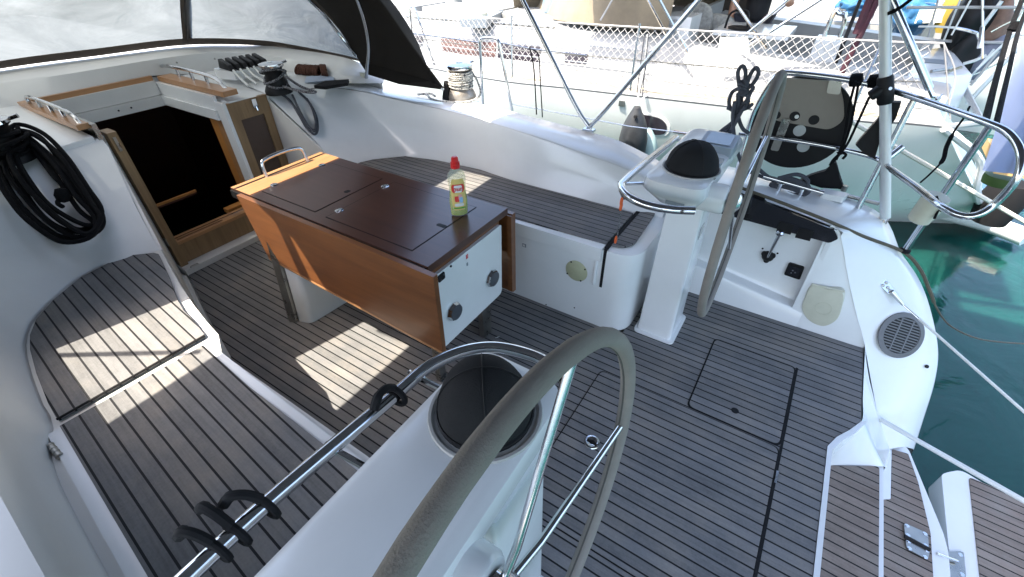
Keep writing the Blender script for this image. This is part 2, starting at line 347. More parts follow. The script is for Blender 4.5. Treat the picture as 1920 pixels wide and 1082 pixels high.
# athwart joint of the aft sole panel
bm = B(); box(bm, .55, 2.03, -.3475, -.338, .0006, .0026)
t = solo('sole_joint', bm, RUBBER, 'dark seam across the sole between the hatches and the stern', 'seam')
c = Zp(1452, 893, .003); bm = B(); box(bm, c.x-.03, c.x+.03, -.350, -.341, .0026, .006); o = solo('seam_glint_strip', bm, STEEL, 'short bright strip added as the glint on the dark seam of the sole', 'glint strip')  # stands in for the white glint along the seam

# stern steps
def step(name, label, outline, z, m, inset=.02, th=.1, r=.03):
    t = thing(name, label, 'step', (sum(p[0] for p in outline)/len(outline), sum(p[1] for p in outline)/len(outline), z-th))
    bm = B(); slab(bm, fillet([(x, y, z-.004) for x, y in outline], r), (0, 0, -th)); part('step_moulding', bm, GEL, t, bevel=.006)
    cx = sum(p[0] for p in outline)/len(outline); cy = sum(p[1] for p in outline)/len(outline)
    return t
t = step('stern_step', 'upper teak stern step just below the aft edge of the sole', [(-.2, -.50), (1.70, -.50), (1.845, -.785), (-.2, -.785)], -.2, TEAKA, th=.25)
bm = B(); slab(bm, fillet([(-.1, -.525, -.196), (1.70, -.575, -.196), (1.815, -.766, -.196), (-.1, -.768, -.196)], .02), (0, 0, -.006)); part('teak_tread', bm, TEAKA, t)
t = step('stern_step', 'lower teak stern step beside the open water, narrowing to the starboard side', [(-.2, -.70), (2.20, -.70), (2.23, -.90), (2.24, -.98), (1.80, -1.10), (1.72, -1.11), (-.2, -1.09)], -.42, TEAKA, th=.3); low_step = t
L2 = [Zp(x, y, -.416) for x, y in ((1650, 936), (1671, 934), (1673, 842), (1703, 851), (1722, 905), (1745, 1000), (1750, 1082))]
L2 = [(p.x, p.y, -.416) for p in L2] + [(.2, -1.075, -.416), (.2, -.78, -.416), (1.45, -.80, -.416)]
bm = B(); slab(bm, fillet(L2, .008, 3), (0, 0, -.006)); part('teak_tread', bm, TEAKA, t)

# fold-down swim platform, hinged at the transom
t = thing('swim_platform', 'white edged teak swim platform folded down over the water', 'platform', (1.5, -1.5, -.6))
Zs = -.45
po = [Zp(1762, 880, Zs), Zp(1802, 881, Zs), Zp(1921, 952, Zs)]
d = (po[2]-po[1]).normalized()
outl = [(-.2, -1.12), (po[0].x-.03, po[0].y-.005), (po[0].x, po[0].y-.03), (po[1].x, po[1].y), (po[1].x+d.x*.55, po[1].y+d.y*.55), (-.2, -1.75)]
bm = B(); slab(bm, fillet([(x, y, Zs) for x, y in outl], .03), (0, 0, -.12)); part('platform_moulding', bm, GEL, t, bevel=.02)
ti = [Zp(1817, 894, Zs+.004), Zp(1921, 938, Zs+.004)]; d2 = (ti[1]-ti[0])
tl = Zp(1838, 1082, Zs+.004); e = (tl-ti[0]); 
tk = [ti[0], ti[0]+d2*1.6, V((-.1, -1.68, Zs+.004)), ti[0]+e*4]
bm = B(); slab(bm, fillet(tk, .02), (0, 0, -.006)); part('teak_tread', bm, TEAKA, t)
# hinge leaves
def hinge(parent, quad, z, th=.006, label=None):
    q = [Zp(x, y, z) for x, y in quad]; bm = B(); slab(bm, fillet(q, .012), (0, 0, -th)); c = sum(q, V((0, 0, 0)))/len(q)
    t = part('hinge_leaf', bm, STEELB, parent, label, bevel=.0015)
    for p in q: bm = B(); k = c+(p-c)*.74; lathe(bm, [(.0085, 0), (.0085, .002), (.004, .003), (0, .003)], (k.x, k.y, z-.001), n=14); part('screw', bm, STEEL, t)
    return t
hinge(low_step, [(1695, 980), (1740, 1000), (1742, 1030), (1697, 1004)], -.408, label='bright steel hinge leaf')
hinge(low_step, [(1698, 1010), (1744, 1033), (1740, 1050), (1700, 1028)], -.408, label='bright steel hinge leaf')
a, b_ = Zp(1696, 1005, -.404), Zp(1744, 1031, -.404); bm = B(); tube(bm, [a, b_], .008, 8); part('hinge_slot', bm, BLACK, low_step)
t3 = hinge(t, [(1755, 1034), (1807, 1034), (1812, 1084), (1758, 1084)], Zs+.008, label='dull steel hinge leaf')
a, b_ = Zp(1757, 1038, Zs+.03), Zp(1796, 1053, Zs+.02); bm = B(); tube(bm, [a, b_], .006, 8); part('hinge_arm', bm, STEEL, t3)

# ------------------------------------------------------------------ port bench
ZB = .505
fo = [Zp(x, y, ZB) for x, y in ((299, 464), (335, 529), (360, 567), (386, 600), (407, 623))]
fi = [Zp(x, y, ZB+.004) for x, y in ((297, 476), (315, 515), (333, 563), (345, 583), (362, 600), (383, 627))]
ob = [Zp(x, y, ZB+.004) for x, y in ((106, 785), (90, 756), (68, 700), (56, 655), (56, 628), (68, 598), (100, 562), (150, 521), (205, 492), (250, 478), (288, 474))]
t = thing('cockpit_bench', 'teak topped port bench with a rounded forward end and sunlit patch', 'bench', (.2, 1.4, 0), 'cockpit benches')
base = [(p.x, p.y) for p in fo] + [(.395, 1.55), (.388, .5), (-.3, .5), (-.3, 2.55), (.60, 2.55)]
bm = B(); slab(bm, [(x, y, ZB-.012) for x, y in base], (0, 0, -.12)); part('seat_moulding', bm, GEL2, t, bevel=.012)
bm = B(); slab(bm, [(min(x-.04, x), y, .40) for x, y in base], (0, 0, -.41)); part('bench_front', bm, GEL2, t)
ff = [Zp(106, 785, ZB+.004)] + ob[1:] + fi
bm = B(); slab(bm, [(p.x, p.y, ZB+.004) for p in ff], (0, 0, -.014)); o = part('seat_teak', bm, TEAKP, t)
bm = B(); a, b_ = Zp(106, 787, ZB), Zp(384, 630, ZB); tube(bm, [a+V((0, 0, .001)), b_+V((0, 0, .001))], .0042, 6); part('joint', bm, RUBBER, t)
lid = [Zp(113, 800, ZB), Zp(392, 642, ZB)]
l0, l1 = lid; dv = V((-.085, -1, 0)).normalized()
lt = [l0, l1, V((.385, 1.3, ZB)), V((.36, .45, ZB)), l0+dv*1.25]
inn = [(p.x, p.y, ZB+.004) for p in (l0, l1-V((.022, 0, 0)), V((.352, 1.3, 0)), V((.330, .45, 0)), l0+dv*1.25)]
bm = B(); slab(bm, [(p.x-.0 if i in (1, 2, 3) else p.x-.034, p.y, ZB-.001) for i, p in enumerate(lt)], (0, 0, -.05)); lidm = part('seat_lid', bm, GEL, t, bevel=.008)
bm = B(); slab(bm, inn, (0, 0, -.010)); part('lid_teak', bm, TEAKP, lidm)
hg = Zp(104, 846, ZB-.004); bm = B(); tube(bm, [hg+V((0, -.035, 0)), hg+V((0, .035, 0))], .009, 10)
for i in range(4): disc(bm, hg+V((0, -.033+.021*i, 0)), (0, 1, 0), .0105, .006, 10)
part('lid_hinge', bm, STEELB, t)

# ------------------------------------------------------------------ starboard bench
t = thing('cockpit_bench', 'teak topped starboard bench with a round yellowed vent in its white front', 'bench', (2.0, 1.5, 0), 'cockpit benches')
XB = 1.785
bout = fillet([(XB, 3.0, 0), (XB, .465, 0), (2.45, .465, 0), (2.45, 3.0, 0)], [0, .13, 0, 0], 8)
bm = B(); hexa(bm, [V(p) for p in bout], [V((p.x, p.y, .492)) for p in bout]); bmesh.ops.recalc_face_normals(bm, faces=bm.faces)
part('bench_moulding', bm, GEL, t, bevel=.012, smooth=50)
bm = B(); slab(bm, [(XB-.012, 2.44, .500), (XB-.012, .645, .500), (1.83, .645, .500), (1.83, 2.44, .500)], (0, 0, -.075)); part('seat_lid', bm, GEL, t, bevel=.008)
so_ = [(1.797, 2.46), (1.80, 1.3), (1.825, .645), (2.19, .645), (2.197, .80), (2.197, 1.435), (2.226, 1.7), (2.2, 2.04), (2.14, 2.28), (1.98, 2.43), (1.90, 2.465)]
bm = B(); slab(bm, [(x, y, ZB) for x, y in so_], (0, 0, -.010)); part('seat_teak', bm, TEAKB, t)
sa = fillet([(1.83, .618, ZB), (1.842, .56, ZB), (1.90, .528, ZB), (2.27, .545, ZB), (2.22, .618, ZB)], [0, .03, .04, .03, 0])
bm = B(); slab(bm, sa, (0, 0, -.010)); part('aft_teak', bm, TEAKB, t)
bm = B(); box(bm, 1.80, 2.25, .621, .642, .488, .5015); box(bm, XB-.003, XB+.01, .622, .636, .27, .5); part('joint', bm, RUBBER, t)
bm = B(); tube(bm, spline([(XB-.001, .668, .43), (XB-.003, .668, .36), (XB-.003, .668, .29), (XB+.004, .668, .272)], 4), .009, 10); part('finger_grip', bm, GEL, t)
sp = Xp(1081, 508, XB); bm = B(); lathe(bm, [(.062, 0), (.062, .003), (.058, .006), (0, .007)], (XB+.001, sp.y, sp.z), (-1, 0, 0), 36); o = part('round_vent', bm, IVORY, t)
for k in range(4):
    a = rad(45+90*k+12); bm = B(); disc(bm, (XB-.006, sp.y+math.cos(a)*.058, sp.z+math.sin(a)*.058), (-1, 0, 0), .0045, .002, 10); part('screw', bm, BLACK, o)
lp = Xp(983, 460, XB); bm = B(); box(bm, XB-.002, XB+.002, lp.y-.012, lp.y+.012, lp.z-.010, lp.z+.010); o = part('latch_label', bm, GREYP, t)
bm = B(); box(bm, XB-.003, XB-.0019, lp.y-.006, lp.y+.008, lp.z-.006, lp.z+.006); part('label_mark', bm, GEL2, o)
for px in ((1077, 577), (1152, 597), (1024, 571)):
    q = Xp(px[0], px[1], XB+.0); bm = B(); disc(bm, (XB+.001 if q.y > .62 else XB+.03, q.y, q.z), (-1, 0, 0), .0045, .002, 10); part('screw_hole', bm, BLACK, t)

# ------------------------------------------------------------------ coamings and cabin bulkhead
sb_base = [(1.78, 2.50, .49), (1.90, 2.475, .49), (1.985, 2.435, .49), (2.145, 2.285, .49), (2.205, 2.04, .49), (2.230, 1.70, .49), (2.200, 1.43, .49), (2.20, 1.10, .49), (2.20, .76, .49), (2.24, .50, .49)]
sb_top = [(1.785, 3.13, .875), (1.90, 3.11, .876), (2.05, 3.05, .870), (2.24, 2.88, .848), (2.285, 2.42, .827), (2.30, 1.90, .809), (2.29, 1.345, .77), (2.29, .98, .726), (2.30, .771, .692), (2.33, .50, .60)]
def mids(a, b, f, dx=0): return [V(p)*(1-f)+V(q)*f+V((dx, dx*.3, 0)) for p, q in zip(a, b)]
t = thing('cockpit_coaming', 'glossy white starboard coaming curving round the bench as a backrest', 'coaming', (2.4, 1.7, .4))
tp = [V(p) for p in sb_top]
rows = [[V(p)+V((0, 0, -.12)) for p in sb_base], [V(p) for p in sb_base], mids(sb_base, sb_top, .08, .006), mids(sb_base, sb_top, .48, .012), mids(sb_base, sb_top, .54, .010), mids(sb_base, sb_top, .93, .004), mids(sb_base, sb_top, .985, .007)]
wall = B(); rs = [spline(r, 8) for r in rows]; loft(wall, rs)
part('backrest', wall, GEL, t, smooth=60)
top_in = spline([p+V((.006, .004, -.002)) for p in tp], 8)
outer = [(1.80, 3.42, .90), (1.95, 3.42, .90), (2.25, 3.40, .90), (2.58, 3.2, .82), (2.61, 2.77, .765), (2.61, 1.954, .785), (2.60, 1.525, .765), (2.60, 1.15, .742), (2.60, .893, .715), (2.60, .50, .60)]
mid1 = [p*.93+V(q)*.07+V((0, 0, .008)) for p, q in zip(tp, outer)]
mid2 = [p*.5+V(q)*.5+V((0, 0, .010)) for p, q in zip(tp, outer)]
out2 = [V(p)+V((.02, 0, -.02)) for p in outer]; low = [V(p)+V((.06, 0, -.40)) for p in outer]
bm = B(); loft(bm, [top_in, spline(mid1, 8), spline(mid2, 8), spline(outer, 8), spline(out2, 8), spline(low, 8)]); part('coaming_top', bm, GEL, t, smooth=60)
# side deck and topsides outboard of the coaming
bm = B(); slab(bm, [(2.55, 9, .62), (2.45, 9, .62), (2.55, 3.2, .46), (2.55, .4, .42), (3.02, .4, .42), (3.1, 3, .45), (2.9, 9, .62)], (0, 0, -.04)); part('side_deck', bm, DECKW, t)
bm = B(); loft(bm, [[(3.02, .4, .46), (3.1, 3, .49), (2.9, 9, .66)], [(2.96, .4, -.2), (3.0, 3, -.2), (2.7, 9, -.2)], [(2.7, .4, -1.2), (2.7, 3, -1.2), (2.4, 9, -1.2)]]); part('topsides', bm, GELN, t)

pb_base = [(.63, 2.50, .49), (.45, 2.505, .49)] + [(p.x-.012, p.y+.012, .49) for p in ob[::-1][1:]]
pb_base = pb_base[:2]+[q for q in pb_base[2:] if q[0] < .44] + [(-.13, 1.5, .49), (-.175, 1.0, .49), (-.22, .4, .49)]
n = len(pb_base)
pt = [(.825, 3.12, .872), (.62, 3.11, .876), (.40, 3.05, .88), (.22, 2.95, .88), (.07, 2.78, .878), (-.02, 2.58, .874), (-.07, 2.35, .87), (-.10, 2.1, .865), (-.12, 1.85, .858), (-.135, 1.6, .85), (-.15, 1.35, .84), (-.165, 1.05, .825), (-.18, .75, .80), (-.20, .2, .75)]
def resample(pts, k):
    s = spline(pts, 12); L = [0]
    for a, b in zip(s, s[1:]): L.append(L[-1]+(b-a).length)
    out = []; j = 0
    for i in range(k):
        T = L[-1]*i/(k-1)
        while j < len(L)-2 and L[j+1] < T: j += 1
        f = (T-L[j])/max(1e-9, L[j+1]-L[j]); out.append(s[j].lerp(s[j+1], min(1, f)))
    return out
A_, T_ = resample(pb_base, 40), resample(pt, 40)
t = thing('cockpit_coaming', 'white port coaming with a grey shaded curve behind the nearer bench', 'coaming', (-.3, 1.7, .4))
lowp = [p+V((-.05, .01, -.12)) for p in A_]
rws = [lowp, A_] + [mids(A_, T_, f, -dx) for f, dx in ((.08, .006), (.42, .012), (.47, .010), (.92, .003), (.98, .010))]
tin = [p + V((-.012, .010, .006)) for p in T_]
outp = [V((-.75 if p.y < 2.7 else p.x-.45, p.y+.05 if p.y < 2.7 else 3.6, p.z-.02)) for p in T_]
bm = B(); loft(bm, rws+[tin]); part('backrest', bm, GEL2, t, smooth=60)
bm = B(); loft(bm, [tin, [a*.94+b*.06+V((0, 0, .006)) for a, b in zip(tin, outp)], outp, [p+V((-.03, 0, -.3)) for p in outp]]); part('coaming_top', bm, GEL2, t, smooth=60)

bm = B(); slab(bm, [(-.70, -.4, .45), (-.70, 9, .60), (-1.15, 9, .60), (-1.25, 3, .45), (-1.2, -.4, .42)], (0, 0, -.05)); part('side_deck', bm, DECKW, t)
bm = B(); loft(bm, [[(-1.2, -.4, .44), (-1.25, 3, .47), (-1.15, 9, .62)], [(-1.1, -.4, -1.1), (-1.1, 3, -1.1), (-.9, 9, -1.1)]]); part('topsides', bm, GELN, t)
cab = thing('cabin', 'white cabin bulkhead with an open dark companionway framed in teak', 'cabin', (1.18, 3.3, 0))
bm = B(); box(bm, .60, .836, 3.155, 3.2, -.04, .88); box(bm, 1.775, 2.6, 3.155, 3.2, -.04, .87); box(bm, 1.49, 1.776, 3.165, 3.2, -.04, .885); box(bm, .836, 1.49, 3.165, 3.2, -.04, .045)
part('bulkhead', bm, GEL, cab)
# side cheeks of the recess
bm = B(); slab(bm, [(.834, 3.16, -.02), (.834, 3.16, .875), (.64, 2.5, .49), (.64, 2.5, -.02)], (-.012, .006, 0)); part('recess_cheek', bm, GEL2, cab)
bm = B(); slab(bm, [(1.777, 3.16, -.02), (1.777, 3.16, .872), (1.777, 2.49, .49), (1.777, 2.49, -.02)], (.012, 0, 0)); part('recess_cheek', bm, GEL2, cab)
bm = B(); box(bm, .83, 1.78, 3.04, 3.165, -.02, .038); part('sill_curb', bm, GEL2, cab, bevel=.012)
rg = Zp(365, 500, .03); bm = B(); tube(bm, [rg+V((-.025, 0, 0)), rg+V((-.022, -.012, .02)), rg+V((.02, -.012, .02)), rg+V((.025, 0, 0))], .004, 8); part('deck_eye', bm, STEELB, cab)
bm = B(); box(bm, .884, 1.492, 3.125, 3.163, .040, .172); part('washboard', bm, WOODJ, cab, bevel=.003)
bm = B(); box(bm, .880, 1.492, 3.115, 3.21, .174, .195); sl_ = part('sill', bm, WOODTL, cab, bevel=.003)
bm = B(); box(bm, .90, 1.2, 3.135, 3.141, .196, .201); box(bm, .90, 1.46, 3.165, 3.171, .196, .201); part('sill_track', bm, STEEL, sl_)
bm = B(); box(bm, .838, .882, 3.10, 3.20, .02, .90); jb = part('door_jamb', bm, WOODJ, cab, bevel=.004)
bm = B(); box(bm, .852, .866, 3.094, 3.101, .80, .875); part('strike_plate', bm, STEELB, jb)
bm = B(); box(bm, .832, .839, 3.10, 3.13, .20, .25); part('jamb_hinge', bm, STEELB, jb)
bm = B(); box(bm, 1.472, 1.494, 3.11, 3.20, .17, .895); part('white_jamb', bm, GEL, cab, bevel=.003)
# folded open door leaf
dr = thing('companionway_door', 'framed teak companionway door folded open against the white bulkhead', 'door', (1.63, 3.13, .2))
bm = B(); x0, x1, z0, z1, yd = 1.497, 1.772, .19, .885, 3.11
for a in ((x0, x0+.055, z0, z1), (x1-.055, x1, z0, z1), (x0+.055, x1-.055, z1-.11, z1), (x0+.055, x1-.055, z0, z0+.09)): box(bm, a[0], a[1], yd, yd+.03, a[2], a[3])
part('door_frame', bm, WOODJ, dr, bevel=.003)
bm = B(); box(bm, x0+.05, x1-.05, yd+.012, yd+.024, z0+.05, z1-.08); part('door_panel', bm, mat('tinted_panel', (.07, .045, .035), .2, var=.2, vscale=6), dr)
bm = B(); box(bm, x0+.12, x1-.055, yd-.003, yd, z1-.085, z1-.004); lk = part('lock_plate', bm, WOODJ, dr)
bm = B(); box(bm, x0+.16, x0+.19, yd-.012, yd-.003, z1-.06, z1-.005); tube(bm, [(x0+.175, yd-.014, z1-.05), (x0+.175, yd-.02, z1-.075)], .006, 8); part('latch', bm, STEEL, lk)

# cabin interior seen through the companionway
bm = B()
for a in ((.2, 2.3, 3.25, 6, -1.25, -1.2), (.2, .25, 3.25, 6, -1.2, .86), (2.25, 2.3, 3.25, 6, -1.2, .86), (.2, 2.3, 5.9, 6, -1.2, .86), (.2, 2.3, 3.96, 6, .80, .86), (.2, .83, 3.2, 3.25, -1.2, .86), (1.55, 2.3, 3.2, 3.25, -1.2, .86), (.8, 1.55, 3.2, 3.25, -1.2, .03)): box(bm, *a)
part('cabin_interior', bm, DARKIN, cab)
bm = B(); box(bm, 1.497, 1.525, 3.21, 3.40, .05, .79); vn = part('interior_panel', bm, WOODC, cab)
bm = B(); box(bm, 1.488, 1.497, 3.22, 3.30, .10, .78); part('panel_trim', bm, WOODTL, vn)
bm = B(); pa, pb = Yp(283, 386, 3.55), Yp(362, 360, 3.55); box(bm, pa.x, pb.x+.02, 3.552, 3.565, (pa.z+pb.z)/2-.03, (pa.z+pb.z)/2); cs = part('cabin_step', bm, DARKIN, cab)
bm = B(); box(bm, pa.x, pb.x+.02, 3.54, 3.552, (pa.z+pb.z)/2-.012, (pa.z+pb.z)/2+.004); part('lit_step_edge', bm, WOODC, cs)  # the step's lit edge, put in as a strip of orange wood
pa = Yp(432, 392, 3.3); bm = B(); box(bm, pa.x-.02, pa.x+.25, 3.30, 3.36, pa.z-.03, pa.z); part('cabin_step', bm, WOODC, cab)
# coachroof: side plates, hatch opening frame, breakwater
bm = B()
slab(bm, [(.78, 3.12, .90), (.78, 4.03, .95), (-.5, 4.03, .90), (-.5, 3.3, .885), (.2, 3.02, .885), (.4, 3.08, .885)], (0, 0, -.06))
slab(bm, [(1.52, 3.12, .895), (1.80, 3.12, .88), (2.42, 3.02, .865), (2.62, 3.4, .86), (2.62, 4.4, .90), (1.52, 4.1, .94)], (0, 0, -.05))
slab(bm, [(-.5, 4.0, .92), (.80, 3.98, .945), (1.5, 3.98, .945), (2.45, 4.3, .92), (2.5, 9.5, .92), (-.4, 9.5, .92)], (0, 0, -.06))
part('coachroof', bm, GEL, cab, bevel=.008)
bm = B(); box(bm, .80, 1.475, 3.93, 3.955, .895, .965); box(bm, .745, .80, 3.14, 3.96, .935, .962); part('hatch_trim', bm, WOODTL, cab, bevel=.003)
bm = B(); box(bm, 1.505, 1.60, 3.12, 3.93, .925, .957); part('hatch_trim', bm, WOODTL, cab, bevel=.004)
bm = B(); box(bm, .80, 1.475, 3.915, 3.93, .845, .935); box(bm, .80, 1.475, 3.90, 3.93, .775, .842); part('hatch_frame', bm, GEL2, cab, bevel=.003)
bm = B(); box(bm, 1.478, 1.50, 3.21, 3.93, .845, .925); box(bm, 1.462, 1.50, 3.21, 3.93, .780, .842); part('hatch_frame', bm, GEL, cab, bevel=.003)
bm = B(); box(bm, .80, .822, 3.12, 3.95, .80, .955); part('hatch_slide', bm, STEELB, cab, bevel=.002)
for k, (px) in enumerate(((238, 182), (278, 208))):
    q = Yp(px[0]-25, px[1]+8, 3.9); bm = B(); disc(bm, (q.x, 3.899, .81), (0, -1, 0), .006, .002, 10); part('screw', bm, BLACK, cab)
def handrail(pts, r, feet, label):
    t = thing('handrail', label, 'handrail', tuple(pts[len(pts)//2]), 'handrails beside the companionway')
    bm = B(); tube(bm, pts, r, 8); part('rail', bm, STEEL, t)
    for f in feet: bm = B(); tube(bm, [f[0], f[1]], r*.9, 8); part('rail_post', bm, STEEL, t)
    return t
hx = .775; pts = [V((hx, 3.86, .965)), V((hx, 3.80, 1.005)), V((hx, 3.28, 1.005)), V((hx, 3.16, .95))]
handrail(spline(pts, 5), .010, [((hx, y, .955), (hx, y, 1.003)) for y in (3.36, 3.52, 3.68)], 'short stainless handrail on the port side of the companionway hatch')
hx = 1.575; pts = [V((hx, 3.98, .955)), V((hx, 3.93, 1.01)), V((hx, 3.34, 1.01)), V((hx, 3.19, .945))]
handrail(spline(pts, 5), .011, [((hx, y, .955), (hx, y, 1.008)) for y in (3.40, 3.58, 3.76)], 'short stainless handrail on the starboard side of the companionway hatch')
# breakwater ridge that carries the sprayhood
rid = [Zp(x, y, z) for x, y, z in ((0, 158, 1.05), (150, 135, 1.05), (300, 110, 1.05), (400, 99, 1.03), (480, 101, 1.0), (560, 115, .955), (640, 140, .915))]
rid = [V((-.35, 3.9, 1.04)), V((.3, 4.05, 1.05))] + rid + [V((2.47, 2.72, .885))]
rb = [V((-.35, 3.80, .88)), V((.3, 3.95, .90)), V((.70, 3.97, .94)), V((1.12, 3.965, .955)), V((1.52, 3.965, .955))] + [p+V((-.03, -.02, z)) for p, z in zip(rid[5:], (-.14, -.11, -.075, -.045, -.02))]
led = [Zp(x, y, z) for x, y, z in ((0, 128, 1.07), (180, 104, 1.07), (345, 84, 1.07), (420, 82, 1.06), (480, 84, 1.045), (560, 93, 1.015), (650, 109, .985))]
led = [V((-.38, 4.12, 1.05)), V((.3, 4.35, 1.06))] + led + [V((2.49, 2.76, .92))]
bm = B(); S = [spline(r, 8) for r in (rb, rid, [p+V((0, .03, .006)) for p in rid], led, [p+V((.03, .05, -.16)) for p in led])]
loft(bm, S); part('breakwater', bm, GEL2, cab, smooth=50)
for px in ((143, 136), (189, 128), (330, 114), (401, 107)):
    q = Zp(px[0], px[1]+3, 1.035); bm = B(); lathe(bm, [(.007, 0), (.005, .004), (0, .005)], (q.x, q.y-.012, q.z), (0, -1, .3), 10); part('snap_stud', bm, STEELB, cab)
# ------------------------------------------------------------------ cockpit table
ZT = .705
t = thing('cockpit_table', 'varnished drop leaf cockpit table with a dark top and white aft end panel', 'table', (1.28, 1.7, 0))
tx0, tx1, ty0, ty1 = 1.008, 1.565, 1.048, 2.372
bm = B(); box(bm, tx0, tx1, ty0, ty1, ZT-.032, ZT); top = part('table_top', bm, WOODTOP, t, bevel=.004)
bm = B(); box(bm, tx0+.012, tx1-.02, ty1-.040, ty1-.030, ZT+.0004, ZT+.0016); part('strip_groove', bm, BLACK, top)
bm = B(); box(bm, tx0, tx1, 2.205, 2.325, ZT+.0005, ZT+.002); part('sunlit_strip', bm, WOODTL, top)  # same wood as the top; sunlight is put into the paler colour
bm = B(); box(bm, tx0, tx1, ty1-.029, ty1-.002, ZT+.0005, ZT+.002); part('sunlit_strip', bm, WOODTL, top)
for (a, b, c, d) in ((1.062, 1.49, 1.178, 1.698), (1.068, 1.486, 1.785, 2.188)):
    bm = B(); g = .004
    for q in ((a-g, b+g, c-g, c), (a-g, b+g, d, d+g), (a-g, a, c, d), (b, b+g, c, d)): box(bm, *q, ZT+.0003, ZT+.0012)
    part('lid_gap', bm, BLACK, top)
    bm = B(); box(bm, a, b, c, d, ZT+.0002, ZT+.0022); part('table_lid', bm, WOODTOP, top)
for p in ((636, 395), (722, 350), (514, 347), (604, 310)):
    q = Zp(*p, ZT+.003); bm = B(); lathe(bm, [(.020, 0), (.020, .0025), (.017, .004), (0, .0045)], q, n=22); box(bm, q.x-.0025, q.x+.0025, q.y-.012, q.y+.012, q.z+.004, q.z+.0055); box(bm, q.x-.012, q.x+.012, q.y-.0025, q.y+.0025, q.z+.0042, q.z+.0058); part('lid_latch', bm, STEEL, top)
for p, sx, sy in (((651, 359), .016, .014), ((828, 423), .012, .026)):
    q = Zp(*p, ZT+.0024); bm = B(); slab(bm, fillet([q+V((-sx, -sy, 0)), q+V((sx, -sy, 0)), q+V((sx, sy, 0)), q+V((-sx, sy, 0))], .012), (0, 0, -.002)); part('finger_hole', bm, BLACK, top)
# grab handle on the fore end
a, b = Zp(500, 332, ZT), Zp(577, 303, ZT); h = V((0, .012, .085))
bm = B(); tube(bm, spline([a, a+h*.8+(b-a)*.02, a+h+(b-a)*.14, a*.5+b*.5+h*1.08, b+h+(a-b)*.14, b+h*.75+(a-b)*.02, b], 5), .0095, 10); part('grab_handle', bm, STEEL, t)
# body, end panel, leaves
bm = B(); box(bm, tx0+.03, tx1-.03, ty0+.03, ty1-.08, .40, ZT-.033); part('table_body', bm, WOODT, t)
bm = B(); box(bm, tx0-.012, tx0-.001, ty0+.01, ty1-.01, ZT-.045, ZT-.008); hn = part('leaf_hinge', bm, BLACK, t)
for y in (1.14, 1.62, 2.22): bm = B(); box(bm, tx0-.0145, tx0-.0122, y, y+.07, ZT-.022, ZT-.016); part('hinge_pin', bm, STEEL, hn)
lf = [(.968, 1.036, .655), (.968, 2.335, .668), (.985, 2.262, .330), (.985, 1.036, .258)]
lfp = [Xp(812, 520, .968), Xp(443, 366, .968), Xp(505, 486, .968), Xp(830, 664, .968)]
bm = B(); slab(bm, [V((.968, p.y, p.z)) for p in lfp], (.024, 0, 0)); part('drop_leaf', bm, WOODT, t, bevel=.004)
bm = B(); slab(bm, [V((.9665, p.y, p.z)) for p in (lfp[2]*.97+lfp[1]*.03, lfp[3]*.97+lfp[0]*.03, lfp[3], lfp[2])], (.020, 0, 0)); part('leaf_edge', bm, WOODTL, t, bevel=.001)
bm = B(); box(bm, 1.585, 1.61, 1.035, 2.30, .20, .665); part('drop_leaf', bm, WOODT, t, bevel=.005)
bm = B(); box(bm, 1.572, 1.584, 1.033, 1.06, .21, .66); part('leaf_edge', bm, WOODT, t, bevel=.002)
kn = Xp(963, 437, 1.615); bm = B(); lathe(bm, [(.006, 0), (.006, .004), (0, .006)], (1.61, 1.05, .585), (1, 0, 0), 10); part('leaf_button', bm, STEEL, t)
YP = 1.062
pc = [Yp(*p, YP) for p in ((812, 521), (830, 655), (941, 549), (940, 421))]
bm = B(); slab(bm, fillet(pc, [.004, .01, .03, .01]), (0, .02, 0)); ep = part('end_panel', bm, GEL, t, bevel=.002)
for p in ((850, 583), (921, 521)):
    q = Yp(*p, YP); bm = B()
    lathe(bm, [(.044, 0), (.046, .004), (.043, .014), (.040, .020), (.034, .020)], (q.x, YP-.0005, q.z), (0, -1, 0), 8); o = part('drink_port', bm, STEEL, ep)
    bm = B(); lathe(bm, [(.038, 0), (.037, .004), (.024, .006), (0, .0065)], (q.x, YP-.0185, q.z), (0, -1, 0), 28); part('port_cap', bm, mat('cap_grey', (.07, .075, .085), .35, var=.2, vscale=40), o)
q = Yp(827, 520, YP); bm = B(); slab(bm, fillet([q+V((-.020, -.001, -.016)), q+V((.020, -.001, -.013)), q+V((.020, -.001, .020)), q+V((-.020, -.001, .018))], .007), (0, -.004, 0)); o = part('socket_plate', bm, BLACK, ep)
for dx, dz in ((-.008, -.006), (.013, .008)): bm = B(); disc(bm, q+V((dx, -.005, dz)), (0, -1, 0), .0035, .001, 10); part('screw', bm, STEEL, o)
q = Yp(875.5, 481, YP); bm = B(); box(bm, q.x-.007, q.x+.007, YP-.0012, YP-.0002, q.z-.010, q.z+.010); o = part('red_sticker', bm, REDC, ep)
text('?', .016, (q.x, YP-.0016, q.z), (1, 0, 0), (0, 0, 1), GEL, 'sticker_mark', o)
q = Yp(876, 495, YP); bm = B(); box(bm, q.x-.005, q.x+.005, YP-.0012, YP-.0002, q.z-.009, q.z+.007); slab(bm, [V((q.x-.002, YP-.0013, q.z-.003)), V((q.x+.003, YP-.0013, q.z-.003)), V((q.x, YP-.0013, q.z-.008))], (0, -.0004, 0)); part('arrow_sticker', bm, GREYP, ep)
q = Yp(845, 499, YP); bm = B(); lathe(bm, [(.006, 0), (.005, .004), (0, .005)], (q.x, YP, q.z), (0, -1, 0), 12); part('screw_cap', bm, BLACK, ep)
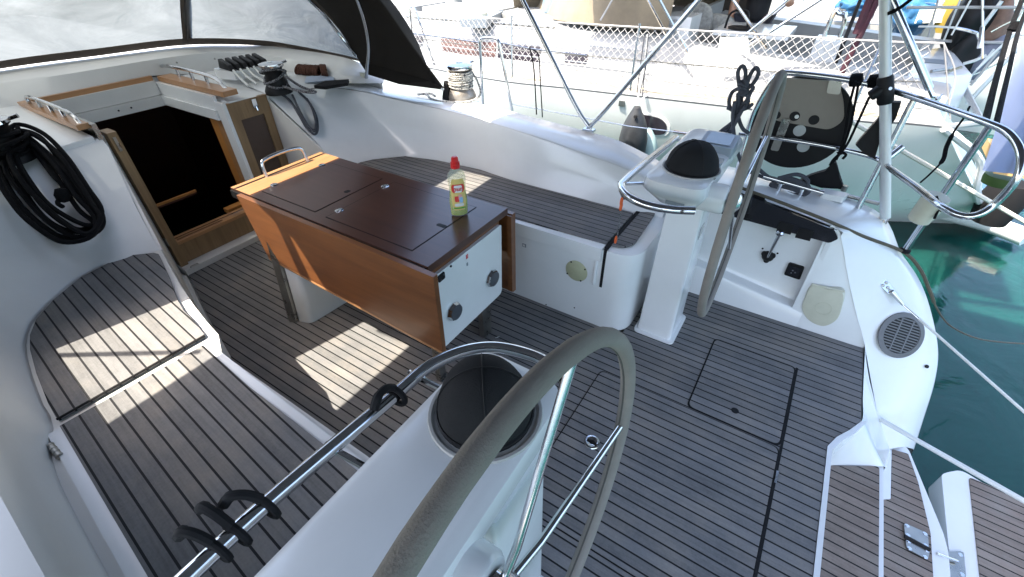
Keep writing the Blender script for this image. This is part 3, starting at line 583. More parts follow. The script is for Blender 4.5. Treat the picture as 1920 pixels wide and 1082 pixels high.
# legs: white flared fore foot with a steel edge, two steel aft legs
bm = B(); hexa(bm, fillet([(.93, 2.055, 0), (.955, 1.975, 0), (1.50, 1.93, 0), (1.50, 2.055, 0)], [.01, .03, 0, 0]), fillet([(1.0, 2.10, .5), (1.02, 2.03, .5), (1.45, 2.0, .5), (1.45, 2.10, .5)], [.01, .03, 0, 0])); bmesh.ops.recalc_face_normals(bm, faces=bm.faces); o = part('fore_leg', bm, GEL2, t, bevel=.004)
bm = B(); hexa(bm, [(.918, 2.058, 0), (1.4, 2.058, 0), (1.4, 2.10, 0), (.90, 2.10, 0)], [(.985, 2.105, .5), (1.4, 2.105, .5), (1.4, 2.14, .5), (.97, 2.14, .5)]); bmesh.ops.recalc_face_normals(bm, faces=bm.faces); part('steel_edge', bm, STEELB, o)
for x0, x1 in ((1.375, 1.445), (1.02, 1.06)):
    bm = B(); box(bm, x0, x1, 1.088, 1.118, 0, .45); o = part('aft_leg', bm, STEELB, t, bevel=.003)
bm = B(); tube(bm, [(1.39, 1.03, .02), (1.42, 1.02, .012)], .004, 8); part('leg_bolt', bm, STEEL, o)

# washing-up liquid bottle
bb = Zp(862, 402, ZT+.002); bt = thing('soap_bottle', 'half full clear bottle of green washing up liquid with a red cap on the table', 'bottle', tuple(bb))
KB = 1.2
def flat(prof, c, ang, sy=.58, n=28):
    bm = B(); lathe(bm, prof, (0, 0, 0), n=n)
    R = Matrix.Rotation(ang, 3, 'Z')
    for v in bm.verts: v.co.y *= sy if v.co.z < .178 else (sy+(1-sy)*min(1, (v.co.z-.178)/.02)); v.co = R @ (v.co*KB) + V(c)
    return bm
fa = math.atan2(bb.x, -bb.y) + PI + .25   # broad side towards the helm
ang = math.atan2(-bb.y, -bb.x)+PI/2 + .12
prof = [(.026, 0), (.031, .004), (.033, .03), (.034, .055), (.031, .085), (.0295, .105), (.032, .130), (.0335, .148), (.030, .165), (.020, .178), (.0135, .184), (.0135, .192)]
def glass(name, col, rough=.05, tr=.75):
    m, tt, b = nt_new(name); N, L = tt.nodes, tt.links
    trn = N.new('ShaderNodeBsdfTransparent'); trn.inputs[0].default_value = (*col, 1); mx = N.new('ShaderNodeMixShader'); mx.inputs[0].default_value = 1-tr
    b.inputs['Base Color'].default_value = (*col, 1); b.inputs['Roughness'].default_value = rough
    L.new(trn.outputs[0], mx.inputs[1]); L.new(b.outputs[0], mx.inputs[2]); L.new(mx.outputs[0], N['Material Output'].inputs[0]); return m
part('bottle_body', flat(prof, bb, ang), glass('bottle_plastic', (.86, .88, .80), .06, .80), bt)
LIQ = mat('green_liquid', (.36, .42, .02), .1, var=.05, coat=.3)
part('liquid', flat([(.025, .003), (.030, .006), (.032, .03), (.033, .055), (.030, .085), (.0285, .098)], bb, ang), LIQ, bt)
bm = B(); lathe(bm, [(a*KB, b*KB) for a, b in [(.0165, .186), (.0165, .206), (.013, .209), (.012, .222), (.008, .226), (0, .226)]], bb, n=20); part('cap', bm, REDC, bt)
# wrap label on the broad side
def wrap(z0, z1, w, off, m, name, parent, x0=0):
    R = Matrix.Rotation(ang, 3, 'Z'); bm = B(); rows = []
    def rad_at(z):
        for (r0, h0), (r1, h1) in zip(prof, prof[1:]):
            if h0 <= z <= h1: return r0+(r1-r0)*(z-h0)/(h1-h0)
        return .03
    for i in range(13):
        z = z0+(z1-z0)*i/12; k = 1-(abs(i/6-1))**4*.25; row = []
        for j in range(9):
            u = x0+w*(j/8-.5)*k; r = rad_at(z)+off; u = max(-r*.97, min(r*.97, u)); row.append(R @ V((u, -math.sqrt(max(0, r*r-u*u))*.58-off*.5, z))*KB+bb)
        rows.append(row)
    loft(bm, rows); return part(name, bm, m, parent)
lb = wrap(.028, .150, .052, .0007, mat('label_yellow', (.66, .50, .17), .4, var=.1, vscale=60), 'front_label', bt)
wrap(.098, .130, .046, .0012, mat('label_red', (.62, .05, .04), .35, var=.05), 'logo_patch', lb)
wrap(.098, .126, .030, .0015, GEL, 'logo_field', lb)
for i, (c, x, z, w_) in enumerate((((.65, .06, .05), -.007, .072, .016), ((.75, .35, .35), .006, .078, .014), ((.30, .50, .72), .008, .068, .013))): wrap(z-.010, z+.012, w_, .0013+.0002*i, mat('label_print', c, .4, var=.3, vscale=300), 'label_print', lb, x)
wrap(.034, .040, .044, .0013, mat('label_green', (.10, .32, .05), .4, var=.3, vscale=200), 'label_band', lb)
wrap(.044, .056, .034, .0013, GEL2, 'label_band', lb)
R = Matrix.Rotation(ang, 3, 'Z'); o = V(bb)+R @ V((-.001, -.0215, .113))*KB
tx = text('pur', .030, o, R @ V((1, 0, 0)), R @ V((0, .06, 1)), REDC, 'logo_letters', lb, .001)

# ------------------------------------------------------------------ helm pedestals and wheels
def pedestal(side, label, xc, dome, wheel, rail_pts):
    s = 1 if side > 0 else -1                       # outboard direction along x
    t = thing('helm_pedestal', label, 'pedestal', (xc, .33, 0), 'twin helm pedestals')
    X = lambda d: xc + s*d                          # d: distance outboard of the column's inboard face
    def poly(pts, z): return [V((X(d), y, z)) for d, y in (pts if s > 0 else pts[::-1])]
    bm = B(); hexa(bm, fillet(poly([(-.012, .245), (.215, .245), (.215, .425), (-.012, .425)], .0), .02), fillet(poly([(.0, .258), (.20, .258), (.20, .41), (0, .41)], .80), .012)); bmesh.ops.recalc_face_normals(bm, faces=bm.faces); part('column', bm, GEL, t, smooth=50)
    bm = B(); slab(bm, fillet(poly([(-.03, .225), (.235, .225), (.235, .44), (-.03, .44)], .012), .03), (0, 0, -.012)); part('foot_flange', bm, GEL, t, bevel=.003)
    # head: a rounded console that widens to its top rim
    L0 = fillet(poly([(-.02, .285), (.70, .285), (.70, .46), (-.02, .46)], .765), .05)
    L1 = fillet(poly([(-.095, .255), (.70, .245), (.70, .52), (-.095, .52)], .845), .06)
    L2_ = fillet(poly([(-.105, .262), (.64, .252), (.64, .512), (-.105, .512)], .893), .07)
    L3 = fillet(poly([(-.085, .285), (.62, .275), (.62, .492), (-.085, .492)], .903), .06)
    bm = B(); R = [[bm.verts.new(p) for p in L] for L in (L0, L1, L2_, L3)]
    for a, b in zip(R, R[1:]):
        for k in range(len(a)): bm.faces.new((a[k], a[(k+1) % len(a)], b[(k+1) % len(b)], b[k]))
    bm.faces.new(R[0][::-1]); bm.faces.new(R[-1]); bmesh.ops.recalc_face_normals(bm, faces=bm.faces); hd = part('console', bm, GEL, t, smooth=50)
    c = V((dome[0], dome[1], dome[3]))
    bm = B(); lathe(bm, [(.122, .0), (.120, .005), (.114, .005), (.110, .001), (.104, -.002)], c, n=40); [setattr(v.co, 'z', v.co.z+.904-dome[3]) for v in bm.verts]; part('compass_ring', bm, mat('ring_grey', (.42, .41, .39), .5), hd)
    r = dome[2]; pr = [(r*1.02, 0), (r*1.02, .018), (r*1.0, .026)] + [(r*math.cos(a), .026+r*dome[4]*math.sin(a)) for a in [PI/2*i/10 for i in range(1, 11)]]
    bm = B(); lathe(bm, pr, c, n=40)
    for v in bm.verts:
        k = v.co-c
        if k.z > .02: v.co += noise.noise_vector(v.co*14)*.003
    cv = part('compass_cover', bm, CANVAS, t)
    bm = B()
    for a0 in (rad(38), rad(128)):
        pts = [c+V((math.cos(a0)*r*1.006*math.cos(b), math.sin(a0)*r*1.006*math.cos(b), .026+r*dome[4]*1.008*math.sin(b))) for b in [PI*i/20 for i in range(21)]]
        tube(bm, pts,   .0014, 6)
    pts = [c+V((math.cos(b)*r*1.022, math.sin(b)*r*1.022, .026)) for b in [2*PI*i/36 for i in range(36)]]; tube(bm, pts, .004, 6, closed=True)
    part('cover_seam', bm, BLACK, cv)
    # guard rail round the fore side
    bm = B(); tube(bm, spline(rail_pts, 8), .0165, 14); part('guard_rail', bm, STEEL, t)
    return t, X
rs = [Zp(1268, 258, .865), Zp(1215, 301, .865), Zp(1172, 338, .865), Zp(1166, 352, .862), Zp(1180, 370, .86), Zp(1215, 385, .858), Zp(1260, 393, .857), Zp(1302, 395, .857)]
t, X = pedestal(1, 'starboard helm pedestal with grey instruments and a black compass dome', 1.885, (1.965, .364, .107, .886, 1.05), None, rs)
for p0, p1 in (((1166, 345), (1205, 344)), ((1262, 262), (1290, 262))):
    a = Zp(*p0, .865); b = Zp(*p1, .84); bm = B(); tube(bm, [a, b], .008, 8); part('rail_bracket', bm, STEEL, t)
bm = B(); c = Zp(1345, 278, .905); slab(bm, fillet([(c.x-.06, c.y-.075, .935), (c.x+.075, c.y-.075, .955), (c.x+.075, c.y+.075, .955), (c.x-.06, c.y+.075, .935)], .015), (0, 0, -.05)); ins = part('instrument_pod', bm, mat('pod_grey', (.34, .38, .42), .35), t, bevel=.006)
bm = B(); slab(bm, [(c.x-.045, c.y-.055, .940), (c.x+.06, c.y-.055, .9555), (c.x+.06, c.y+.055, .9555), (c.x-.045, c.y+.055, .940)], (0, 0, .0015)); part('display', bm, LCD, ins)
c2 = Zp(1332, 303, .905); bm = B(); slab(bm, fillet([(c2.x-.03, c2.y-.05, .912), (c2.x+.04, c2.y-.05, .915), (c2.x+.04, c2.y+.04, .915), (c2.x-.03, c2.y+.04, .912)], .01), (0, 0, -.012)); part('switch_panel', bm, LCD, t, bevel=.002)
bm = B(); box(bm, 1.83, 1.835, .33, .41, .785, .805); part('vent_slot', bm, GREYP, t)
bm = B(); box(bm, 1.93, 1.99, .252, .2585, .60, .66); part('side_latch', bm, STEEL, t, bevel=.003)
rp = [Zp(300, 1130, .872), Zp(500, 944, .872), Zp(735, 745, .872), Zp(800, 690, .872), Zp(865, 660, .870), Zp(930, 652, .868), Zp(1000, 668, .866), Zp(1040, 692, .865), Zp(1058, 712, .865)]
t, X = pedestal(-1, 'port helm pedestal in the foreground under the covered wheel rim', .52, (.465, .378, .099, .893, 1.25), None, rp)
for d, y in ((.02, .56), (.26, .57)):
    bm = B(); tube(bm, [(X(d)-.02, y+.06, .868), (X(d), .51, .84)], .008, 8); part('rail_bracket', bm, STEEL, t)
bm = B(); lathe(bm, [(.018, 0), (.018, .012), (0, .014)], rp[-1]+V((0, -.005, 0)), (.3, -1, 0), 16); part('rail_end_cap', bm, RUBBER, t)

def wheel(label, q, spokes, rr_=.0165):
    cx, y0, cz, r, tl, w_ = q
    up = V((0, math.sin(tl), math.cos(tl))); rt = V((math.cos(w_), math.sin(w_), 0)); c = V((cx, y0, cz)); ax = rt.cross(up)
    if ax.y > 0: ax = -ax                            # axle points aft
    t = thing('steering_wheel', label, 'steering wheel', tuple(c), 'twin steering wheels')
    pt = lambda a, k: c + (rt*math.cos(a) + up*math.sin(a))*k
    bm = B(); ring = [pt(2*PI*i/96, r) for i in range(96)]; tube(bm, ring, [rr_+.0007*noise.noise(V((i*.7, cx*9, 0))) for i in range(96)], 14, closed=True); rim = part('rim_cover', bm, SUEDE, t, smooth=80)
    bm = B(); tube(bm, [pt(2*PI*i/96, r-rr_+.0006)-ax*.003 for i in range(96)], .0026, 5, closed=True); part('stitching', bm, mat('stitch_dark', (.09, .085, .075), .9, var=.3, vscale=400), rim)
    for a in spokes: bm = B(); tube(bm, [pt(a, .03)-ax*.03, pt(a, r*.25)-ax*.018, pt(a, r-.016)], .0078, 12); part('spoke', bm, STEEL, t)
    bm = B(); lathe(bm, [(.045, 0), (.045, .03), (.03, .045), (.02, .05), (0, .052)], c-ax*.045, ax, 28); part('hub', bm, STEEL, t)
    bm = B(); lathe(bm, [(.062, -.11), (.062, -.02), (.055, -.01), (.04, -.006)], c-ax*.045, ax, 28); part('hub_housing', bm, GEL, t)
    return t
wheel('starboard steering wheel with a worn suede rim seen almost edge on beyond the sole', (1.92, .133, .822, .48, .016, .023), [rad(a) for a in (18, 90, 162, 234, 306)])
wheel('port steering wheel with a thick grey suede rim close to the viewer', (.22, .151, .816, .48, .04, -.01), [rad(a) for a in (67, -6, 139, 211, 283)])

# ------------------------------------------------------------------ winches, clutches and ropes
def winch(label, b, r, h, m=BLACK, tilt=(0, 0, 1)):
    t = thing('winch', label, 'winch', tuple(b), 'sheet and halyard winches')
    bm = B(); lathe(bm, [(r*1.15, 0), (r*1.15, h*.10), (r*1.0, h*.22), (r*.86, h*.30)], b, tilt, 28); part('winch_base', bm, m, t)
    bm = B(); lathe(bm, [(r*.86, h*.28), (r*.78, h*.40), (r*.74, h*.62), (r*.84, h*.78), (r*.98, h*.84)], b, tilt, 28); part('winch_drum', bm, m, t)
    bm = B(); lathe(bm, [(r*1.0, h*.835), (r*1.05, h*.87), (r*1.02, h*.93), (r*.6, h*.97), (r*.28, h*.97), (r*.26, h*.9), (0, h*.9)], b, tilt, 28); part('winch_cap', bm, STEEL, t)
    bm = B(); a = V(b)+V(tilt)*h*.88; tube(bm, [a+V((r*.9, 0, 0)), a+V((r*1.4, -r*.3, .01))], r*.12, 8); part('feeder_arm', bm, STEEL, t)
    return t
wa = Zp(524, 174, .882); wa = V((wa.x, wa.y, .882)); winch('black winch by the starboard side of the companionway draped with grey line', wa, .074, .195)
wp = Zp(24, 302, .885); winch('black winch on the port coaming above a large coil of black rope', wp, .080, .20)
wc = Zp(866, 184, .80); WCB = mat('winch_bronze_grey', (.30, .27, .24), .35, metal=.6, var=.15, vscale=12)
winch('grey winch on the starboard coaming wound with white flecked rope', wc, .088, .235, WCB)
bm = B()
for i in range(9):
    z = .085+.0115*i; rr = .082+.006*noise.noise(V((i*1.7, 0, 0)))
    tube(bm, [wc+V((math.cos(a)*rr, math.sin(a)*rr, z+.006*math.sin(a*1+i)+.004*noise.noise(V((a, i, 3))))) for a in [2*PI*k/30 for k in range(30)]], .0068, 6, closed=True)
pts = [wc+V((.09, -.02, .17)), wc+V((.11, -.06, .10)), wc+V((.06, -.12, .03)), wc+V((-.04, -.11, .005)), wc+V((-.12, -.02, .004)), wc+V((-.16, .08, .006)), wc+V((-.13, .18, .006)), wc+V((-.08, .26, .008)), wc+V((-.11, .32, .006)), wc+V((-.06, .24, .012)), wc+V((-.10, .16, .014))]
tube(bm, spline(pts, 6), .0075, 7)
solo('winch_rope', bm, ROPEW, 'white and black flecked rope wound round the starboard coaming winch', 'rope')
# small black block at the hood corner
q = Zp(840, 186, .80); bm = B(); hexa(bm, fillet([q+V((-.035, -.03, 0)), q+V((.035, -.03, 0)), q+V((.035, .03, 0)), q+V((-.035, .03, 0))], .012), fillet([q+V((-.012, -.014, .12)), q+V((.012, -.014, .12)), q+V((.012, .014, .12)), q+V((-.012, .014, .12))], .006)); bmesh.ops.recalc_face_normals(bm, faces=bm.faces)
solo('turning_block', bm, RUBBER, 'small black rubber block beside the rope wound coaming winch', 'block', bevel=.003)

# rope clutches
q = Zp(455, 142, .93); t = thing('rope_clutch', 'bank of black lever rope clutches on the cabin top beside the companionway', 'rope clutch', (q.x, q.y, .92))
cxv = V((1, -.12, 0)).normalized(); cyv = V((.12, 1, 0)).normalized()
def cl(u, v, z): return V((q.x, q.y, 0))+cxv*u+cyv*v+V((0, 0, z))
bm = B(); slab(bm, [cl(-.13, .02, .93), cl(-.09, -.10, .93), cl(.16, -.10, .93), cl(.16, .12, .93), cl(-.13, .12, .93)], (0, 0, .055)); part('clutch_base', bm, GEL, t, bevel=.006)
for i in range(6):
    u = -.10+.048*i
    bm = B(); hexa(bm, [cl(u, -.09, .985), cl(u+.036, -.09, .985), cl(u+.036, .10, .985), cl(u, .10, .985)], [cl(u+.004, -.06, 1.02), cl(u+.032, -.06, 1.02), cl(u+.032, .08, 1.045), cl(u+.004, .08, 1.045)]); bmesh.ops.recalc_face_normals(bm, faces=bm.faces); o = part('clutch_lever', bm, BLACK, t, bevel=.004)
    bm = B(); tube(bm, [cl(u+.018, -.085, .99), cl(u+.016, -.15, .955), cl(u+.02+.012*i, -.24, .915)], .008, 7); part('clutch_tail', bm, ROPEC, t)
bm = B(); tube(bm, [cl(.02, -.30, .93), cl(.16, -.26, .935)], .013, 10); lathe(bm, [(.03, 0), (.035, .012), (.03, .024)], cl(.16, -.26, .935), (1, .1, 0), 14); solo('metal_fitting', bm, STEELB, 'short dull metal fitting lying by the foot of the black companionway winch', 'fitting')

# hanging coils on the sloping walls
n1 = V((0, -.385, .63)).normalized()
SPL = (V((1.785, 2.5, .49)) + n1*.028, n1)
def onwall(x, y, k=0): return Pp(x, y, SPL[0]+n1*k, n1)
bm = B()
for i, pts in enumerate((((505, 168), (540, 185), (560, 215), (575, 240), (590, 252), (596, 240), (592, 215), (578, 190), (560, 172)), ((530, 175), (556, 205), (572, 232), (588, 246), (594, 238), (586, 205), (575, 185)), ((548, 178), (562, 208), (578, 236), (590, 244), (592, 222), (582, 195)))):
    tube(bm, spline([onwall(x, y, .012*i) for x, y in pts], 6), .0075, 7)
solo('hanging_line', bm, ROPEG, 'dark grey line hanging in narrow loops below the starboard companionway winch', 'rope')
bm = B()
for i in range(3):
    z = .07+.03*i; k = 1.0
    tube(bm, [wa+V((math.cos(a)*(.071+.01*math.sin(a*2+i)), math.sin(a)*.071, z+.028*math.sin(a+i*1.9))) for a in [2*PI*j/28 for j in range(28)]], .0075, 7, closed=True)
e = [Zp(x, y, .93) for x, y in ((500, 150), (530, 162), (570, 172), (592, 172), (560, 160), (515, 128))]
tube(bm, spline(e, 6), .0085, 7)
solo('winch_line', bm, ROPEK, 'grey line wrapped round the black winch by the companionway', 'rope')
nP = V((0, -.385, .63)).normalized(); qP = V((.5, 2.5, .49))+nP*.03
def onp(x, y, k=0): return Pp(x, y, qP+nP*k, nP)
bm = B(); random.seed(3)
loops = [((18, 250), (60, 262), (105, 305), (150, 365), (185, 405), (190, 420), (170, 442), (130, 448), (80, 425), (35, 380), (8, 330), (2, 285)),
         ((30, 258), (75, 280), (120, 335), (160, 385), (182, 412), (165, 432), (120, 432), (75, 400), (35, 345), (15, 290)),
         ((22, 245), (70, 255), (115, 300), (155, 350), (188, 398), (186, 428), (150, 450), (105, 440), (50, 400), (12, 350), (-5, 300)),
         ((35, 262), (80, 295), (118, 350), (150, 395), (176, 418), (150, 430), (110, 412), (70, 375), (40, 320)),
         ((25, 240), (72, 248), (122, 292), (165, 352), (192, 396), (178, 436), (138, 444), (92, 418), (45, 372), (10, 310)),
         ((40, 255), (85, 282), (130, 330), (170, 380), (190, 410), (160, 420), (100, 390), (60, 345), (30, 290)),
         ((15, 255), (50, 262), (98, 305), (140, 365), (178, 410), (172, 446), (120, 452), (70, 428), (25, 385), (-4, 320)),
         ((28, 246), (66, 252), (110, 290), (148, 340), (180, 390), (190, 405), (178, 425), (158, 436), (125, 420), (90, 392), (50, 350), (20, 300))]
for i, lp in enumerate(loops):
    P_ = [onp(x+random.uniform(-3, 3), y+random.uniform(-3, 3), .004+.011*i+random.uniform(0, .006)) for x, y in lp]
    tube(bm, spline(P_, 6, True), .0105, 7, closed=True)
for i in range(4):
    z = .05+.022*i; tube(bm, [wp+V((math.cos(a)*(.083+.012*(i % 3)), math.sin(a)*(.083+.012*(i % 3)), z+.012*math.sin(a+i))) for a in [2*PI*j/26 for j in range(26)]], .0095, 7, closed=True)
P_ = [onp(x, y, .05) for x, y in ((30, 235), (48, 262), (70, 290), (100, 330), (122, 352), (118, 368), (108, 380), (118, 388))]
tube(bm, spline(P_, 6), .010, 7)
k = onp(117, 366, .06); lathe(bm, [(0, -.035), (.022, -.028), (.03, 0), (.022, .028), (0, .035)], k, (.4, .3, 1), 12)
solo('rope_coil', bm, ROPEB, 'large black rope coil hanging down the port bulkhead from its winch', 'rope')
# brown coil on the cabin top
q = Zp(560, 138, .90); bm = B(); dv = (Zp(605, 140, .90)-q)
for i in range(12):
    c = q+dv*(.05+.075*i)+V((0, 0, .028)); rr = .030+.006*random.random(); tl = random.uniform(-.5, .5)
    dd = dv.normalized(); sd = dd.cross(V((0, 0, 1)))
    tube(bm, [c+(sd*math.cos(a)+V((0, 0, 1))*math.sin(a)*.9+dd*(.35*math.sin(a+tl)))*rr for a in [2*PI*j/20 for j in range(20)]], .0085, 7, closed=True)
c = q+dv*1.0+V((0, 0, .03))
for i in range(4): tube(bm, [c+(sd*math.cos(a)*.045+V((0, 0, 1))*math.sin(a)*.034+dd*(.03*math.cos(a)+.012*i)) for a in [2*PI*j/20 for j in range(20)]], .0085, 7, closed=True)
solo('rope_coil', bm, ROPEBR, 'brown rope coil lying on the cabin top behind the grey draped winch', 'rope')
a = Zp(597, 152, .885); bm = B(); slab(bm, [a+V((-.10, .02, .006)), a+V((.06, -.10, .004)), a+V((.14, .0, .008)), a+V((-.02, .10, .02))], (0, 0, .004)); solo('paper_sheet', bm, mat('pale_blue_sheet', (.50, .57, .68), .5, var=.1), 'small pale blue sheet lying beside the brown rope coil', 'sheet')
bm = B(); p = [Zp(x, y, .882) for x, y in ((590, 166), (612, 157), (655, 154), (652, 161), (610, 168))]; slab(bm, p, (0, 0, .02)); solo('flat_bag', bm, CANVAS, 'flat black bag lying on the cabin top aft of the brown rope coil', 'bag', bevel=.006)
# ------------------------------------------------------------------ sprayhood
def vinyl_mat(name, cloud, tint):
    m, t, b = nt_new(name); N, L = t.nodes, t.links
    g = N.new('ShaderNodeNewGeometry'); mp = N.new('ShaderNodeMapping'); mp.inputs['Scale'].default_value = (1, 1, 1.6); mp.inputs['Rotation'].default_value = (0, .5, .4); L.new(g.outputs['Position'], mp.inputs['Vector'])
    n = N.new('ShaderNodeTexNoise'); n.inputs['Scale'].default_value = 1.5; n.inputs['Detail'].default_value = 7; n.inputs['Distortion'].default_value = 1.1; n.inputs['Roughness'].default_value = .62; L.new(mp.outputs[0], n.inputs['Vector'])
    r = N.new('ShaderNodeMapRange'); r.inputs[1].default_value = .35; r.inputs[2].default_value = .68; r.inputs[3].default_value = cloud*.5; r.inputs[4].default_value = cloud; L.new(n.outputs[0], r.inputs[0])
    trn = N.new('ShaderNodeBsdfTransparent'); trn.inputs[0].default_value = (*tint, 1)
    tl = N.new('ShaderNodeBsdfTranslucent'); tl.inputs[0].default_value = (.135, .147, .152, 1)
    mx = N.new('ShaderNodeMixShader'); L.new(r.outputs[0], mx.inputs[0]); L.new(trn.outputs[0], mx.inputs[1]); L.new(tl.outputs[0], mx.inputs[2])
    gl = N.new('ShaderNodeBsdfGlossy'); gl.inputs['Roughness'].default_value = .08
    n2 = N.new('ShaderNodeTexNoise'); n2.inputs['Scale'].default_value = 3.2; n2.inputs['Distortion'].default_value = .9; n2.inputs['Detail'].default_value = 3; L.new(mp.outputs[0], n2.inputs['Vector'])
    bp = N.new('ShaderNodeBump'); bp.inputs['Strength'].default_value = .4; bp.inputs['Distance'].default_value = .05; L.new(n2.outputs[0], bp.inputs['Height']); L.new(bp.outputs[0], gl.inputs['Normal']); L.new(bp.outputs[0], tl.inputs['Normal'])
    m2 = N.new('ShaderNodeMixShader'); m2.inputs[0].default_value = .10; L.new(mx.outputs[0], m2.inputs[1]); L.new(gl.outputs[0], m2.inputs[2]); L.new(m2.outputs[0], N['Material Output'].inputs[0]); return m
VIN = vinyl_mat('clear_vinyl', .92, (.10, .11, .112)); VINR = vinyl_mat('sun_opening_vinyl', .12, (.97, .97, .95))
hood = thing('sprayhood', 'dark fabric sprayhood with milky clear windows over the companionway', 'sprayhood', (1.2, 3.2, .95))
wb = [V(p) for p in ((2.47, 2.90, .985), tuple(Zp(650, 108, .987)), tuple(Zp(560, 92, 1.018)), tuple(Zp(480, 83, 1.05)), (1.87, 4.16, 1.085), (1.34, 4.30, 1.085), (.85, 4.39, 1.085), (.3, 4.34, 1.075), (.05, 3.9, 1.05), (-.03, 3.3, 1.0), (-.06, 2.93, .98))]
wt = [V(p) for p in ((2.44, 2.93, 1.06), (2.38, 3.0, 1.21), (2.25, 3.0, 1.38), (2.02, 3.05, 1.58), (1.45, 3.10, 1.74), (1.2, 3.1, 1.76), (.9, 3.1, 1.74), (.5, 3.05, 1.62), (.2, 3, 1.4), (.04, 3, 1.21), (-.06, 2.93, 1.05))]
SB, ST = spline(wb, 6), spline(wt, 6)
mid = [a*.5+b*.5+V((0, .03, .02)) for a, b in zip(SB, ST)]
bm = B(); loft(bm, [SB, mid, ST]); part('window', bm, VIN, hood, smooth=80)
def strip(rowa, rowb, th=.004):
    bm = B(); loft(bm, [rowa, rowb]); bmesh.ops.solidify(bm, geom=bm.faces[:], thickness=th); bmesh.ops.recalc_face_normals(bm, faces=bm.faces); return bm
# bindings
part('binding', strip([p+V((0, -.008, -.008)) for p in SB], [p*.93+q*.07+V((0, -.008, 0)) for p, q in zip(SB, ST)]), HOODT, hood, smooth=80)
part('binding', strip([p*.06+q*.94+V((0, -.006, 0)) for p, q in zip(SB, ST)], [q+V((0, -.006, .004)) for q in ST]), HOODT, hood, smooth=80)
for a, b, hw in (((1.885, 4.155, 1.085), (1.62, 3.085, 1.70), .030), ((.50, 4.37, 1.085), (.75, 3.1, 1.70), .028)):
    a, b = V(a), V(b); mm = a*.5+b*.5+V((0, .03, .02)); ctr = spline([a, mm, b], 8); s = V((1, -.15, 0)).normalized()
    part('window_post', strip([p-s*hw+V((0, -.010, .0)) for p in ctr], [p+s*hw+V((0, -.010, 0)) for p in ctr]), HOODT, hood, smooth=80)
    bm = B(); tube(bm, [p+V((0, -.016, 0)) for p in ctr], .005, 6); part('post_zip', bm, BLACK, hood)
arcB = [V(p) for p in ((2.50, 2.28, .90), (2.40, 2.28, 1.18), (2.22, 2.28, 1.42), (1.98, 2.28, 1.63), (1.52, 2.28, 1.81), (1.2, 2.28, 1.83), (.88, 2.28, 1.81), (.42, 2.28, 1.63), (.18, 2.28, 1.42), (.0, 2.28, 1.18), (-.10, 2.28, .90))]
arcA = [V(p) for p in ((2.515, 2.20, .875), (2.26, 2.2, 1.18), (2.06, 2.2, 1.43), (1.84, 2.2, 1.65), (1.50, 2.2, 1.80), (1.2, 2.2, 1.85), (.90, 2.2, 1.80), (.56, 2.2, 1.65), (.34, 2.2, 1.43), (.14, 2.2, 1.18), (-.115, 2.2, .875))]
wt2 = [V((2.42, 2.88, .985))]+wt[1:-1]+[V((-.05, 2.88, .96))]
SA, SBm, SW = spline(arcA, 6), spline(arcB, 6), spline(wt2, 6)
fab = lambda i: SW[i]
# fabric: aft strip all round, forward strip at the sides; unseen clear panel added between to let sun onto the table
n = len(SA)
vi = [i for i in range(n) if .33 < SBm[i].x < 1.12 and SBm[i].z > 1.42]; i0, i1 = min(vi), max(vi)
bm = B(); loft(bm, [SA, [a*.5+b*.5+V((0, 0, .006)) for a, b in zip(SA, SBm)], SBm]); part('canopy', bm, HOODF, hood, smooth=80)
for s_, e_ in ((0, i0+1), (i1, n)):
    bm = B(); loft(bm, [SBm[s_:e_], SW[s_:e_]]); part('canopy', bm, HOODF, hood, smooth=80)
bm = B(); loft(bm, [SBm[i0:i1+1], SW[i0:i1+1]]); part('sun_opening', bm, VINR, hood, smooth=80)
# lower skirt of the starboard side
bm = B(); loft(bm, [[V((2.42, 2.90, 1.0)), V((2.505, 2.28, .92)), V((2.515, 2.20, .885))], [Zp(690, 140, .925), Zp(748, 158, .90), Zp(828, 168, .865)]]); part('skirt', bm, HOODF, hood)
bm = B(); loft(bm, [[V((-.045, 2.9, .99)), V((-.095, 2.55, .95)), V((-.10, 2.28, .915)), V((-.118, 2.18, .88))], [V((-.04, 2.9, .84)), V((-.09, 2.55, .84)), V((-.10, 2.28, .84)), V((-.12, 2.18, .84))]]); part('skirt', bm, HOODF, hood)
bm = B(); tube(bm, [p+V((0, -.004, 0)) for p in SA], .006, 6); part('hem', bm, HOODF, hood)
bow = spline([V((2.36, 2.78, .91)), V((2.30, 2.62, 1.15)), V((2.19, 2.52, 1.40)), V((1.95, 2.36, 1.60)), V((1.5, 2.25, 1.775)), V((1.2, 2.24, 1.82)), V((.9, 2.24, 1.775)), V((.50, 2.25, 1.60)), V((.24, 2.36, 1.38)), V((.06, 2.62, 1.1)), V((.0, 2.78, .90))], 6)
bm = B(); tube(bm, bow, .0125, 10); part('bow_tube', bm, STEEL, hood)
bw2 = [p+V((-.03 if p.x > 1.2 else .03, -.03, -.03)) for p in spline(wt, 6)]
bm = B(); tube(bm, bw2, .010, 8); part('bow_tube', bm, STEEL, hood)
f = Zp(682, 138, .92); bm = B(); box(bm, f.x-.02, f.x+.02, f.y-.02, f.y+.02, .875, .93); part('bow_foot', bm, CREAM, hood, bevel=.004)
sn = V(arcA[0]); bm = B(); lathe(bm, [(.011, 0), (.011, .003), (.004, .006), (0, .006)], sn+V((-.012, -.004, .0)), (-.7, -.6, .3), 14); part('corner_button', bm, GEL, hood)

